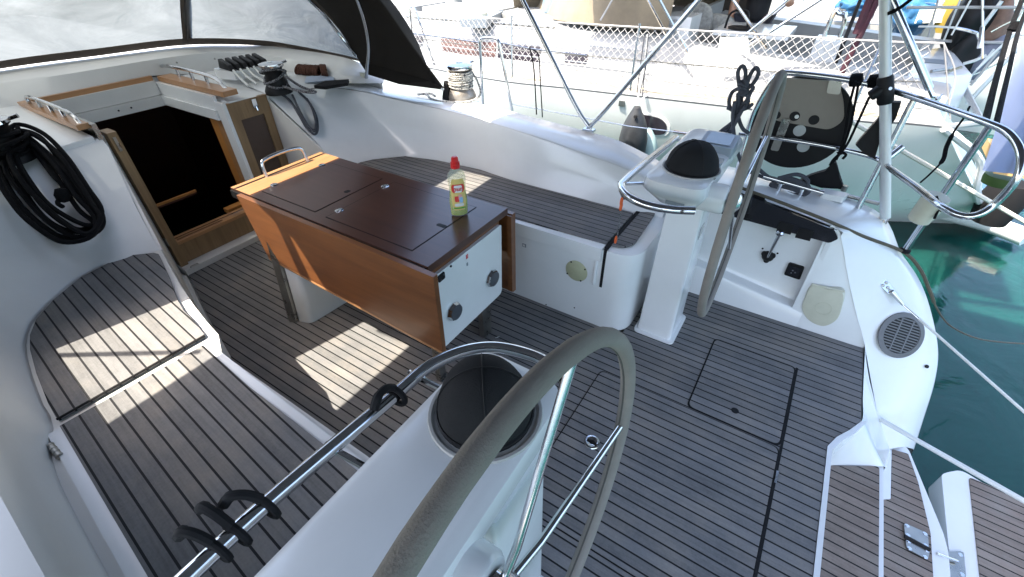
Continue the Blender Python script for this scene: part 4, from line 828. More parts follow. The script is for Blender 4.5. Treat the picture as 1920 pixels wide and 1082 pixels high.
# ------------------------------------------------------------------ bimini over the helm, held by steel tubes
bim = thing('bimini', 'bimini canopy on stainless tubes that stand on the starboard coaming', 'bimini', (1.2, .5, .75))
def bz(x): return 2.07 - .05*((x-1.2)/1.8)**2
def bimrow(y, dz=0): return [V((x, y + (.07*(x+.6)/3.6 if y > 1.5 else 0), bz(x)+dz)) for x in [-1.55+4.65*i/20 for i in range(21)]]
bm = B(); loft(bm, [bimrow(1.985, -.03), bimrow(1.95), bimrow(.9, .02), bimrow(-.2, .02), bimrow(-1.45)]); bmesh.ops.solidify(bm, geom=bm.faces[:], thickness=.004); part('canopy', bm, BIMF, bim, smooth=80)
LX = (.15, .30, .45, .75, 1.06); bm = B(); loft(bm, [[V((x, 1.96, 2.04)) for x in LX], [V((x, 2.15, 2.01)) for x in LX], [V((x, y, z)) for x, y, z in zip(LX, (2.22, 2.28, 2.54, 2.54, 2.54), (1.99, 1.97, 1.87, 1.87, 1.87))]]); part('shade_panel', bm, BIMF, bim)  # unseen canvas, added and trimmed to keep the table in shade
bm = B(); loft(bm, [[V((1.42, 1.99, 2.04)), V((1.70, 1.99, 2.035))], [V((1.52, 2.26, 1.815)), V((1.97, 2.26, 1.60))]]); part('shade_strap', bm, BIMF, bim)  # unseen strap, added to shade the starboard coaming wall
bm = B(); tube(bm, [(-.55, 2.53, 1.50), (-.36, 2.05, 1.99)], .012, 6); part('shade_strap', bm, BIMF, bim)  # unseen strap set for the thin diagonal shadow on the port bench
foot = V((2.585, 1.12, .775))
for (px, py), y2, name in (((980, 0), 1.98, 0), ((1310, 0), .22, 1)):
    up_ = Xp(px, py, 2.585); top_ = up_ + (up_-foot)*((2.03-up_.z)/(up_.z-foot.z))
    mid_ = foot.lerp(up_, .22)+V((0, .012 if name == 0 else -.0, -.008))
    bm = B(); tube(bm, spline([foot, mid_, up_, top_], 6), .0125, 12); part('support_tube', bm, STEEL, bim)
    yb = min(top_.y, 1.90); bow = [top_, V((2.5, yb+.05, 2.04)), V((2.3, yb, 2.05)), V((1.2, yb, 2.075)), V((-.6, yb, 2.05)), V((-.9, yb, 1.98)), V((-.95, 1.12, .72))]
    bm = B(); tube(bm, spline(bow, 6), .0125, 10); part('bow_tube', bm, STEEL, bim)
bm = B(); box(bm, foot.x-.02, foot.x+.02, foot.y-.035, foot.y+.035, .752, .765); tube(bm, [foot+V((-.016, 0, -.005)), foot+V((.016, 0, -.005))], .014, 10); part('deck_socket', bm, STEEL, bim)

# ------------------------------------------------------------------ starboard stern quarter
t = thing('stern_quarter', 'white starboard stern quarter with engine controls, sloping down to the steps', 'stern quarter', (2.4, -.2, -.3))
I = [V((2.42, .50, .655)), V((2.42, .15, .645)), V((2.42, -.26, .58)), V((2.42, -.31, .53)), Xp(1590, 520, 2.405), Xp(1606, 590, 2.38), V((2.36, -.614, .012)), Zp(1634, 718, -.14), Zp(1648, 786, -.27), Zp(1668, 842, -.40)]
O = [V((2.98, .50, .56)), V((2.90, -.02, .57)), Xp(1640, 393, 2.79), Xp(1690, 474, 2.66), Xp(1722, 522, 2.64), Xp(1743, 575, 2.62), Xp(1758, 650, 2.57), Xp(1752, 712, 2.50), Xp(1730, 785, 2.40), Xp(1712, 842, 2.30)]
rows = []
for k in range(5):
    f = k/4; rows.append(spline([a*(1-f)+b*f+V((0, 0, .018*math.sin(PI*f))) for a, b in zip(I, O)], 6))
Os = rows[-1]
bm = B(); loft(bm, rows+[[p+V((.015, -.012, -.02)) for p in Os], [p+V((.03, -.03, -.12)) for p in Os], [V((p.x-.1, min(p.y, -.3), -1.1)) for p in Os]]); part('quarter_deck', bm, GEL, t, smooth=55)
# inboard wall: toe, recess ledge, recess panel, aft cheek
toe = [(2.362, .48), (2.362, -.614)]
def zl(y): return .19+(y-.3)*.16       # ledge height along the recess
rows = [[V((2.358, y, -.02)) for y in (.50, .30, .05, -.20, -.30)], [V((2.364, y, zl(y)-.01)) for y in (.50, .30, .05, -.20, -.30)], [V((2.372, y, zl(y))) for y in (.50, .30, .05, -.20, -.30)], [V((2.43, y, zl(y)+.008)) for y in (.50, .30, .05, -.20, -.30)], [V((2.442, y, zl(y)+.03)) for y in (.50, .30, .05, -.20, -.30)], [V((2.455, y, .50-.0+min(0, (y+.05)*.12))) for y in (.50, .30, .05, -.20, -.30)], [V((2.43, y, .64+min(0, (y-.15)*.16))) for y in (.50, .30, .05, -.20, -.30)]]
bm = B(); loft(bm, [spline(r, 5) for r in rows]); part('control_recess', bm, GEL, t, smooth=40)
# aft cheek: sloping face from the recess to the sole corner
topi = [V((2.415, -.245, .585)), I[2]+V((.004, 0, .004)), I[3]+V((.004, 0, .006)), I[4]+V((.006, 0, .008)), I[5]+V((.006, 0, .008)), I[6]+V((0, 0, .004))]; bot = [V((2.366-.0015*i, p.y, -.03)) for i, p in enumerate(topi)]
bm = B(); loft(bm, [spline(bot, 5), spline([V((a.x+.01, a.y, b.z*.5)) for a, b in zip(bot, topi)], 5), spline(topi, 5)]); slab(bm, [(2.366, -.262, zl(-.26)-.2), (2.405, -.258, .575), (2.47, -.255, .57), (2.47, -.255, zl(-.26)-.2)], (0, -.02, 0)); part('aft_cheek', bm, GEL, t, smooth=50)
# wall of the step well
lipc = [V((1.66, -.520, -.004)), V((1.72, -.556, -.004)), V((1.78, -.592, -.004)), V((1.86, -.624, -.004)), V((1.98, -.622, -.003)), V((2.12, -.620, 0)), V((2.25, -.619, .004)), V((2.36, -.617, .010))]
lowc = [V((1.695, -.570, -.204)), V((1.745, -.640, -.204)), V((1.79, -.715, -.204)), V((1.835, -.79, -.206)), V((1.93, -.83, -.33)), Zp(1668, 842, -.405), Zp(1648, 786, -.265), Zp(1626, 690, -.07)]
midc = [a*.5+b*.5+V((.012, -.012, -.03)) for a, b in zip(lipc, lowc)]
bm = B(); loft(bm, [spline(lipc, 6), spline(midc, 6), spline(lowc, 6)])
flo = [V((1.835, -.79, -.206)), V((1.93, -.83, -.33)), Zp(1668, 842, -.405)]
loft(bm, [spline(flo, 5), spline([V((1.825, -.80, -.43)), V((1.93, -.86, -.43)), Zp(1672, 850, -.43)], 5)])
slab(bm, [Zp(x, y, -.410) for x, y in ((1641, 866), (1647, 937), (1670, 935), (1672, 838))], (0, 0, -.03)); part('step_well', bm, GEL, t, smooth=60)
# fittings on the quarter
t_ = t
lv = Xp(1440, 480, 2.446); d0 = V((2.446, lv.y, lv.z)); kx = V((-1, 0, .12)).normalized()
o = thing('throttle_lever', 'steel engine lever rising from a black boss in the control recess', 'lever', tuple(d0))
bm = B(); lathe(bm, [(.030, 0), (.030, .008), (.022, .018), (.012, .026), (0, .027)], d0, kx, 20)
for a in range(3): disc(bm, d0+V((-.002, math.cos(a*2.1+.5)*.024, math.sin(a*2.1+.5)*.024)), kx, .014, .012, 14)
part('boss', bm, BLACK, o)
tipp = Xp(1462, 438, 2.39); bm = B(); tube(bm, [d0+kx*.02, d0.lerp(tipp, .5)+kx*.02, tipp], [.006, .008, .010], 10); part('lever_arm', bm, STEEL, o)
bm = B(); lathe(bm, [(.012, -.008), (.020, 0), (.020, .012), (.012, .02), (0, .021)], tipp, (-.3, 0, 1), 18); part('lever_knob', bm, STEEL, o)
for p in ((1430, 466), (1458, 475), (1420, 489), (1448, 497)):
    q = Xp(*p, 2.449); bm = B(); disc(bm, q, (-1, 0, 0), .005, .002, 10); part('mounting_hole', bm, BLACK, o)
q = [Xp(*p, 2.446) for p in ((1480, 491), (1509, 500), (1500, 523), (1470, 513))]
o = thing('engine_panel', 'small square black engine panel set beside the steel lever', 'control panel', tuple(sum(q, V((0, 0, 0)))/4))
bm = B(); slab(bm, fillet(q, .01), (-.012, 0, 0)); part('panel_frame', bm, BLACK, o, bevel=.003)
cq = sum(q, V((0, 0, 0)))/4; bm = B(); slab(bm, [cq+(p-cq)*.72+V((-.0122, 0, 0)) for p in q], (-.001, 0, 0)); part('panel_face', bm, BLACKG, o)
for dy, dz in ((.008, .004), (.010, -.012), (-.006, -.004)): bm = B(); disc(bm, cq+V((-.0135, dy, dz)), (-1, 0, 0), .004, .002, 10); part('key_switch', bm, STEEL, o)
q = Xp(1552, 523, 2.40); o = thing('chrome_cap', 'small chrome cap above the cream vent cover', 'cap', tuple(q)); bm = B(); lathe(bm, [(.014, 0), (.014, .004), (.010, .010), (0, .012)], q+V((.004, 0, 0)), (-1, -.05, .3), 20); part('cap_dome', bm, STEEL, o)
# cream vent cover
q = [Xp(*p, 2.382) for p in ((1522, 531), (1553, 537), (1583, 544), (1580, 575), (1570, 598), (1545, 610), (1518, 600), (1503, 578), (1508, 555))]
o = thing('vent_cover', 'cream plastic rounded cover on the white wall below the chrome cap', 'vent cover', tuple(sum(q, V((0, 0, 0)))/len(q)))
nq = spline(q, 5, True); bm = B(); cq = sum(q, V((0, 0, 0)))/len(q); hexa(bm, [p+V((.012, 0, 0)) for p in nq], [cq+(p-cq)*.94+V((-.02, 0, 0)) for p in nq]); bmesh.ops.recalc_face_normals(bm, faces=bm.faces); part('cover', bm, CREAM, o, bevel=.004)
bm = B(); tube(bm, [q[0]+V((-.018, 0, .004)), q[2]+V((-.018, 0, .004))], .006, 8); part('cover_hinge', bm, CREAM, o)
cc = cq+V((-.0205, -.01, -.012)); bm = B(); tube(bm, [cc+V((0, math.cos(a)*.036, math.sin(a)*.036)) for a in [2*PI*i/32 for i in range(32)]], .0012, 5, closed=True); part('cover_ring', bm, CREAM, o)
# round ventilator grille on the slope
def qsurf(px, py):
    # intersect the viewing ray with the quarter deck strip between inner and outer edge
    return None
pA, pB, pC = I[6], O[6], O[4]; nG = (pB-pA).cross(pC-pA).normalized(); nG = nG if nG.z > 0 else -nG
gc = Pp(1690, 629, pA+nG*.022, nG); e1 = Pp(1741, 634, pA+nG*.022, nG)-gc; e2 = Pp(1690, 595, pA+nG*.022, nG)-gc
o = thing('vent_grille', 'round grey slotted vent grille on the sloping stern quarter', 'grille', tuple(gc))
R_ = (e1.length+e2.length)/2; u = e1.normalized(); v_ = nG.cross(u).normalized()
bm = B(); lathe(bm, [(R_, 0), (R_, .006), (R_*.80, .009), (R_*.78, .004), (R_*.76, .0)], gc-nG*.004, nG, 44); part('grille_ring', bm, GRILLE, o)
bm = B(); disc(bm, gc-nG*.003, nG, R_*.78, .003, 40); part('grille_well', bm, BLACK, o)
pd = V((0, 1, 0)); pd = (pd-nG*pd.dot(nG)).normalized(); qd = nG.cross(pd)
bm = B()
for i in range(-6, 7):
    y = i*R_*.78/6.6; hl = math.sqrt(max(0, (R_*.78)**2-y*y))
    a, b = gc+qd*y-pd*hl, gc+qd*y+pd*hl; w_ = qd*R_*.026
    slab(bm, [a-w_+nG*.004, b-w_+nG*.004, b+w_+nG*.004, a+w_+nG*.004], -nG*.004)
for k in (-.26, .26):
    a, b = gc+pd*R_*k*1.0-qd*R_*.72, gc+pd*R_*k-qd*R_*-.72; w_ = pd*R_*.03; slab(bm, [a-w_+nG*.0042, b-w_+nG*.0042, b+w_+nG*.0042, a+w_+nG*.0042], -nG*.004)
part('grille_bars', bm, GRILLE, o)
q = Pp(1737, 687, pA+nG*.010, nG); bm = B(); disc(bm, q, nG, .009, .006, 14); solo('drain_hole', bm, BLACK, 'small dark round hole near the outer edge of the stern quarter', 'drain hole')
# wire shackled to the chainplate
pw = Pp(1662, 540, pA+nG*.02, nG); pe = Pp(1681, 562, pA+nG*.03, nG)
cp = thing('wire_stay', 'white coated wire running from a steel eye plate on the stern quarter over the water', 'wire', tuple(pw))
dl = (pe-pw).normalized(); sd = nG.cross(dl)
bm = B(); slab(bm, fillet([pw-dl*.045-sd*.022, pw-dl*.045+sd*.022, pw+dl*.03+sd*.016, pw+dl*.03-sd*.016], .018), nG*.012); part('eye_plate', bm, STEEL, cp, bevel=.003)
for a, b in ((-.028, .010), (-.028, -.010), (-.004, 0), (.014, 0)): bm = B(); lathe(bm, [(.008, 0), (.008, .004), (.004, .006), (0, .006)], pw+dl*a+sd*b+nG*.010, nG, 14); part('bolt', bm, STEELB, cp)
bm = B(); tube(bm, [pw+dl*.02+nG*.014, pe+nG*.014, pe+dl*.03+nG*.014], [.012, .010, .007], 10); part('shackle', bm, STEEL, cp)
w1 = Zp(1920, 772, .10); w0 = pe+dl*.03+nG*.014; bm = B(); tube(bm, [w0, w0.lerp(w1, .33)], .0045, 8); part('turnbuckle', bm, STEEL, cp)
bm = B(); tube(bm, [w0.lerp(w1, .15), w0.lerp(w1, .5), w1, w1+(w1-w0)*2], .0062, 8); part('wire', bm, ROPEC, cp)
a, b = Zp(1650, 786, -.255), Zp(1921, 940, -.24); bm = B(); tube(bm, [a, b, b+(b-a)*1.2], .0115, 10)
solo('platform_line', bm, mat('white_pipe', (.62, .64, .62), .4, var=.1), 'thick white line running from the step well over the swim platform', 'line')
# black instrument box tucked under the coaming lip
o = thing('black_cushion', 'long black glossy box tucked under the lip above the control recess', 'box', (2.42, .05, .5))
bx = [Xp(1345, 378, 2.40), Xp(1400, 366, 2.40), Xp(1565, 432, 2.40), Xp(1572, 448, 2.40), Xp(1555, 456, 2.40), Xp(1350, 400, 2.40)]
bm = B(); slab(bm, fillet(bx, .01), (.05, 0, 0)); part('box_body', bm, BLACKG, o, bevel=.008)
for p, r in (((1403, 405), .040), ((1438, 415), .031)):
    q = Xp(*p, 2.40); bm = B(); lathe(bm, [(r, 0), (r, .045), (r*.9, .052), (0, .053)], q+V((.05, 0, .012)), (-.6, 0, -.8), 24); part('gauge_back', bm, RUBBER, o)
for p in ((1472, 428), (1508, 440)):
    q = Xp(*p, 2.40); bm = B(); box(bm, q.x-.005, q.x+.04, q.y-.033, q.y+.033, q.z-.025, q.z+.03); part('socket_box', bm, BLACK, o, bevel=.003)
q = Xp(1480, 436, 2.39)
# olive line along the edge and over the side
pts = [Xp(1382, 352, 2.43)+V((0, 0, .0)), Xp(1440, 373, 2.425), Xp(1500, 396, 2.425), Xp(1560, 420, 2.43), Xp(1620, 446, 2.52), Xp(1690, 473, 2.65), Xp(1722, 504, 2.67), Xp(1741, 545, 2.66), Xp(1755, 580, 2.70), Xp(1780, 612, 2.80), Xp(1825, 634, 3.0), Xp(1870, 642, 3.2), Xp(1925, 646, 3.5)]
pts = [p+V((-.004, 0, .008)) for p in pts]
bm = B(); tube(bm, spline(pts, 8), [.0082 if i < 62 else .0045 for i in range(len(pts)*8-7)], 8); solo('mooring_line', bm, DARKLINE, 'olive line lying along the coaming lip and hanging off the stern quarter', 'line')

# ------------------------------------------------------------------ pushpit, bracket plate and deck gear
pp = thing('pushpit', 'stainless pushpit rail with two bars round the starboard stern', 'guard rail', (2.75, -.3, .5))
XR = 2.78
T1 = [Xp(1397, 268, XR), Xp(1412, 215, XR), Xp(1440, 163, XR), Xp(1458, 142, XR), Xp(1480, 137, XR), Xp(1580, 148, XR), Zp(1660, 166, 1.13), Zp(1760, 198, 1.12), Zp(1850, 230, 1.12), Zp(1893, 252, 1.11), Zp(1914, 290, 1.07), Zp(1906, 335, 1.0), Zp(1868, 380, .90), Zp(1835, 402, .85), Zp(1800, 404, .83), Zp(1762, 385, .83), Zp(1720, 352, .82), Zp(1672, 318, .815)]
T1 = [Xp(1380, 330, XR-.02)] + T1
bm = B(); tube(bm, spline(T1, 8), .0135, 12); part('rail', bm, STEEL, pp)
lowr = [Xp(1385, 252, XR), Xp(1450, 258, XR), Xp(1560, 276, XR), Xp(1640, 296, XR), Zp(1672, 318, .815)]
bm = B(); tube(bm, spline(lowr, 6), .0115, 10); part('rail', bm, STEEL, pp)
for ft, tp_ in ((Xp(1604, 400, 2.70), Xp(1716, 182, 2.74)), (Xp(1696, 470, 2.66), Zp(1856, 236, 1.11))):
    bm = B(); tube(bm, [ft, tp_], .0135, 12); part('stanchion', bm, STEEL, pp)
    bm = B(); lathe(bm, [(.026, -.004), (.026, .006), (.016, .012)], ft, (0, 0, 1), 18); part('stanchion_foot', bm, RUBBER, pp)
a, b = Zp(1678, 280, .83), Zp(1694, 273, .85); bm = B(); tube(bm, [Xp(1660, 300, 2.76), Xp(1692, 275, 2.80)], .016, 10); part('rail_stub', bm, STEEL, pp)
# white pole clamped to the rail
XPp = 2.72
p0, p1 = Xp(1660, 408, XPp), Xp(1660, 0, XPp)
pl = thing('davit_pole', 'white painted pole clamped upright against the pushpit rail', 'pole', tuple(p0))
pt_ = p0+(p1-p0)*1.5
bm = B(); tube(bm, [p0, pt_], .0225, 20); part('pole_tube', bm, ALU, pl)
c0 = Xp(1660, 168, XPp-.0)
ax = (p1-p0).normalized(); bm = B(); lathe(bm, [(.027, -.062), (.031, -.055), (.033, 0), (.031, .05), (.028, .058)], c0, ax, 20)
jb_ = Xp(1632, 180, XPp-.02); tube(bm, [c0+ax*.01, jb_], [.03, .022], 12); part('pole_clamp', bm, BLACK, pl)
bm = B(); disc(bm, Xp(1669, 166, XPp-.032), (-1, -.2, .3), .007, .004, 10); part('clamp_bolt', bm, STEEL, pl)
bm = B(); box(bm, p0.x-.009, p0.x+.009, p0.y-.016, p0.y-.010, p0.z-.07, p0.z+.01); box(bm, p0.x-.009, p0.x+.009, p0.y+.010, p0.y+.016, p0.z-.07, p0.z+.01); tube(bm, [(p0.x, p0.y-.022, p0.z-.055), (p0.x, p0.y+.022, p0.z-.055)], .006, 8); part('foot_fork', bm, STEEL, pl)
f0 = Xp(1653, 440, XPp-.02); bm = B(); slab(bm, fillet([f0+V((-.05, -.02, 0)), f0+V((.06, -.05, 0)), f0+V((.06, .02, 0)), f0+V((-.05, .03, 0))], .015), (0, 0, -.02)); box(bm, p0.x-.012, p0.x+.012, p0.y-.008, p0.y+.008, f0.z-.01, p0.z-.02); part('foot_plate', bm, STEEL, pl, bevel=.003)
# diagonal strut with toggle
s0, s1 = Xp(1752, 188, 2.72), Xp(1672, 0, 2.72); st = thing('strut', 'stainless strut slanting from beside the white pole down to the pushpit rail', 'strut', tuple(s0))
bm = B(); tube(bm, [s0.lerp(s1, .12), s1+(s1-s0)*.6], .0155, 14); part('strut_tube', bm, STEEL, st)
bm = B(); tube(bm, [s0, s0.lerp(s1, .14)], .0085, 8); box(bm, s0.x-.014, s0.x+.014, s0.y-.016, s0.y+.016, s0.z-.014, s0.z+.016); tube(bm, [s0+V((-.03, 0, .01)), s0+V((.03, -.02, .02))], .004, 8); part('strut_toggle', bm, STEEL, st, bevel=.003)
b0, b1 = Xp(1664, 26, 2.70), Xp(1720, -10, 2.70); bm = B(); tube(bm, spline([b0, b0.lerp(b1, .4)+V((0, 0, -.01)), b1], 4), .007, 6); part('lashing', bm, ROPEB, st)
# steel plate with black disc hung on the rail
br = thing('rail_bracket_plate', 'dull steel plate with holes in front of a black round board hung on the pushpit', 'bracket plate', (2.80, .05, .75))
XD = 2.83
ctr = Xp(1498, 232, XD); rx = Xp(1588, 235, XD)
bm = B(); Rr = .235; lathe(bm, [(Rr, 0), (Rr, .02)], (XD-.01, ctr.y+.005, ctr.z-.0), (1, 0, 0), 48); part('round_board', bm, BLACK, br, bevel=.004)
q = [Xp(*p, XD-.025) for p in ((1476, 146), (1572, 153), (1582, 190), (1583, 226), (1556, 244), (1452, 226), (1418, 195))]
bm = B(); slab(bm, fillet(q, [.004, .004, .03, .03, .03, .03, .03]), (.008, 0, 0)); part('steel_plate', bm, PLATE, br, bevel=.001)
for p, r in (((1490, 218), .024), ((1526, 225), .024), ((1456, 216), .020)): bm = B(); disc(bm, Xp(*p, XD-.0255), (-1, 0, 0), r, .001, 22); part('plate_hole', bm, BLACK, br)
bm = B(); disc(bm, Xp(1494, 219, XD-.0268), (-1, 0, 0), .010, .001, 16); part('plate_hole', bm, GEL2, br)
for p in ((1499, 245), (1506, 275)): bm = B(); disc(bm, Xp(*p, XD-.0105), (-1, 0, 0), .029, .001, 24); part('board_hole', bm, mat('light_gap', (.42, .43, .42), .6), br)
for p0_, p1_, w_ in (((1567, 152), (1562, 176), .028), ((1475, 223), (1452, 282), .020)):
    a, b = Xp(*p0_, XD-.034), Xp(*p1_, XD-.034); s = V((0, 1, 0))*w_; bm = B(); slab(bm, fillet([a-s, a+s, b+s, b-s], .01), (-.005, 0, 0)); part('hook_strap', bm, STEELB, br, bevel=.001)
# grey line bundle on the rail
bm = B()
K = lambda x, y, k=0: Xp(x, y, 2.66+k)
for pts, cl_ in ((((1386, 160), (1384, 135), (1392, 124), (1398, 134), (1396, 160), (1390, 178)), 0), (((1400, 160), (1408, 138), (1418, 127), (1422, 138), (1414, 154), (1402, 166)), 0), (((1390, 165), (1374, 172), (1367, 190), (1372, 206), (1388, 200), (1400, 188), (1408, 172), (1412, 165), (1404, 160)), 1), (((1392, 150), (1390, 190), (1386, 206), (1378, 225), (1352, 246), (1338, 262)), 0), (((1398, 150), (1403, 190), (1392, 206), (1378, 232), (1365, 255)), 0), (((1378, 190), (1374, 220), (1378, 262), (1388, 300), (1400, 318), (1440, 335), (1480, 342)), 0), (((1384, 175), (1384, 215), (1392, 240), (1404, 250)), 0), (((1364, 202), (1382, 208), (1402, 202), (1410, 196)), 0), (((1393, 170), (1382, 200), (1372, 235), (1348, 258)), 0)):
    tube(bm, spline([K(x, y, random.uniform(-.02, .02)) for x, y in pts], 6, bool(cl_)), .0098, 7, closed=bool(cl_))
for i in range(4): tube(bm, [K(1394, 158+6*i)+V((.018*math.cos(a), .022*math.sin(a), .004*math.sin(a))) for a in [2*PI*j/14 for j in range(14)]], .0085, 6, closed=True)
solo('hanging_line', bm, ROPEG, 'knotted grey line hanging from the forward end of the pushpit rail', 'rope')
# cleat, grey line on it, rail track on the side deck
q = Xp(1478, 352, 2.62); ck = thing('mooring_cleat', 'deck cleat under a loose turn of grey line by the pushpit foot', 'cleat', tuple(q))
bm = B(); tube(bm, [Xp(1428, 340, 2.62)+V((0, 0, .03)), Xp(1540, 372, 2.62)+V((0, 0, .03))], .012, 10); part('cleat_bar', bm, STEEL, ck)
bm = B(); a, b = Xp(1460, 355, 2.62), Xp(1500, 366, 2.62)
for p in (a, b): tube(bm, [p, p+V((0, 0, .035))], .012, 8)
part('cleat_post', bm, STEEL, ck)
bm = B()
for i, pts in enumerate((((1420, 320), (1440, 336), (1470, 345), (1500, 350), (1515, 362), (1500, 370), (1460, 362), (1445, 350), (1470, 338), (1500, 345), (1520, 362)), ((1440, 352), (1470, 358), (1505, 368), (1512, 356), (1480, 346), (1450, 348)), ((1455, 345), (1490, 338), (1510, 350), (1500, 364), (1465, 360)))):
    tube(bm, spline([Xp(x, y, 2.62)+V((0, 0, .012+.010*i)) for x, y in pts], 6), .010, 7)
solo('cleated_line', bm, ROPEG, 'grey line turned round the deck cleat near the black box', 'rope')
bm = B()
for dx, r_ in ((2.80, .011), (2.84, .008)):
    tube(bm, [Xp(1330, 322, dx), Xp(1450, 345, dx), Xp(1580, 365, dx), Xp(1648, 382, dx)], r_, 8)
a = Xp(1586, 348, 2.80); tube(bm, [a, a+V((0, 0, -.03))], .014, 8); solo('toe_rail', bm, STEELB, 'dull metal toe rail along the outer edge of the side deck', 'toe rail')
q = Xp(1558, 372, 2.7); bm = B(); slab(bm, fillet([q+V((-.03, .05, 0)), q+V((-.03, -.05, 0)), q+V((.04, -.07, 0)), q+V((.04, .05, 0))], .012), (0, 0, .03)); solo('fairlead', bm, GEL, 'small white fairlead beside the toe rail', 'fairlead', bevel=.006)
# black ropes, bag and clamps hung from the rail
bm = B()
for pts in (((1604, 152), (1592, 200), (1585, 245), (1574, 285), (1568, 300)), ((1610, 154), (1602, 200), (1592, 245), (1576, 288)), ((1630, 182), (1608, 230), (1590, 268), (1574, 290), (1560, 306)), ((1576, 285), (1586, 290), (1580, 298)), ((1574, 288), (1562, 300), (1556, 310))): tube(bm, spline([Xp(x, y, 2.70) for x, y in pts], 5), .0062, 6)
for p in ((1605, 150), (1640, 152)): lathe(bm, [(.0, -.03), (.028, -.022), (.030, 0), (.028, .022), (0, .03)], Xp(*p, 2.78), (0, 1, -.2), 12)
lathe(bm, [(0, -.015), (.016, 0), (0, .015)], Xp(1575, 287, 2.70), (0, 0, 1), 10)
solo('black_lashing', bm, ROPEB, 'thin black lashings tied to the pushpit beside the white pole', 'lashing')
q = [Xp(x, y, 2.80) for x, y in ((1562, 306), (1568, 306), (1575, 335), (1585, 356), (1540, 352), (1500, 340), (1520, 330), (1545, 322))]
bm = B(); hexa(bm, q, [p+V((.06, 0, -.005)) for p in q]); bmesh.ops.recalc_face_normals(bm, faces=bm.faces); bmesh.ops.subdivide_edges(bm, edges=bm.edges[:], cuts=2, use_grid_fill=True)
for v in bm.verts: v.co += noise.noise_vector(v.co*16)*.008
solo('black_bag', bm, CANVAS, 'small black bag gathered at its neck and hung below the lashings', 'bag', smooth=80)
q = [Xp(x, y, 2.76) for x, y in ((1690, 192), (1680, 222), (1650, 265), (1640, 298), (1622, 290), (1604, 272), (1612, 262), (1644, 226), (1668, 192))]
bm = B(); slab(bm, q, (.035, 0, 0)); solo('black_holder', bm, BLACK, 'black angular plastic holder strapped behind the white pole', 'holder', bevel=.006)
q = Zp(1735, 395, .74); ct = thing('white_bin', 'white plastic canister strapped to the lower pushpit bar', 'canister', tuple(q))
a, b = Zp(1752, 376, .80), Zp(1722, 412, .70); ax = (b-a).normalized()
bm = B(); lathe(bm, [(.046, -.02), (.048, 0), (.042, .10), (.036, .105), (0, .107)], a, ax, 24); part('canister_body', bm, CREAM, ct)
bm = B(); tube(bm, [a+V((-.03, -.02, .0)), a.lerp(b, .6)+V((-.05, -.03, 0))], .005, 6); tube(bm, [a+V((-.03, .01, .03)), a+V((-.05, -.03, -.02))], .006, 6); part('strap', bm, ROPEB, ct)
# thin black cord hung on the quarter rail and heavy black webbing
bm = B(); tube(bm, spline([Zp(x, y, z) for x, y, z in ((1818, 200, 1.13), (1808, 220, 1.10), (1790, 245, 1.05), (1775, 275, 1.0), (1768, 300, .96), (1745, 325, .92), (1726, 342, .86))], 6), [.004]*14+[.008]*12+[.0035]*11, 7); solo('thin_lashing', bm, ROPEB, 'thin black cord looped over the pushpit and trailing towards the water', 'cord')
bm = B()
for dx in (0, 20):
    pts = [Zp(1848+dx, 226+dx*.3, 1.12), Yp(1870+dx, 140, -.70), Yp(1893+dx*.8, 60, -.80), Yp(1916+dx*.8, 0, -.86), Yp(1932+dx, -50, -.92)]
    tube(bm, spline(pts, 6), .0125 if dx == 0 else .010, 8)
lathe(bm, [(0, -.03), (.026, -.02), (.026, .02), (0, .03)], Yp(1903, 50, -.81), (.3, -.2, 1), 12)
solo('black_tackle', bm, ROPEB, 'thick black doubled tackle rope rising from the aft corner of the pushpit', 'rope')
# pale flag on its staff beyond the corner
F0 = Yp(1925, 90, -1.05); rows = []
for i in range(9):
    u = i/8; rows.append([])
    for j in range(9):
        v = j/8; x = 1912-70*v**1.2+ (95*u); y = 70+250*v+10*u
        p = Yp(x, y, -1.02-.05*math.sin(u*5+v*3)); rows[-1].append(p)
bm = B(); loft(bm, rows); bmesh.ops.solidify(bm, geom=bm.faces[:], thickness=.002); fl = thing('ensign', 'pale blue cloth hanging at the right beyond the pushpit corner', 'flag', tuple(F0)); part('cloth', bm, FLAG, fl, smooth=80)
bm = B(); tube(bm, [Zp(1914, 290, 1.07)+V((.02, -.03, 0)), Yp(1990, 20, -1.05)], .012, 10); part('staff', bm, WOODTL, fl)

# bungee straps and lanyards on the guard rails
def hookstrap(label, px, py, ln, ang_):
    c = Zp(px, py, .872); t = thing('bungee_strap', label, 'strap', tuple(c), 'black hooked straps on the port guard rail')
    d = V((.95, .12, 0)).normalized(); s = V((-d.y, d.x, 0)).normalized()
    bm = B(); ring = [c+s*math.cos(a)*.0255+V((0, 0, 1))*math.sin(a)*.0255 for a in [2*PI*i/18 for i in range(18)]]; tube(bm, ring, .0072, 8, closed=True); part('loop', bm, RUBBER, t)
    e = V((math.cos(ang_), math.sin(ang_), 0))
    bm = B(); tube(bm, spline([c+V((0, 0, .028)), c+e*ln*.3+V((0, 0, .05)), c+e*ln*.7+V((0, 0, .055)), c+e*ln+V((0, 0, .035))], 5), [.009]*10+[.0105]*6, 8); part('hook', bm, RUBBER, t); return t
hookstrap('black hooked strap low on the rail at the bottom edge, nearest the viewer', 408, 1030, .055, rad(115))
hookstrap('black hooked strap on the rail, middle one of the lower pair', 445, 1000, .07, rad(100))
hookstrap('black hooked strap on the rail, uppermost of the lower pair', 500, 950, .06, rad(135))
hookstrap('black strap knotted on the port rail level with the compass dome', 742, 742, .07, rad(190))
bm = B(); c = Zp(1163, 350, .862)
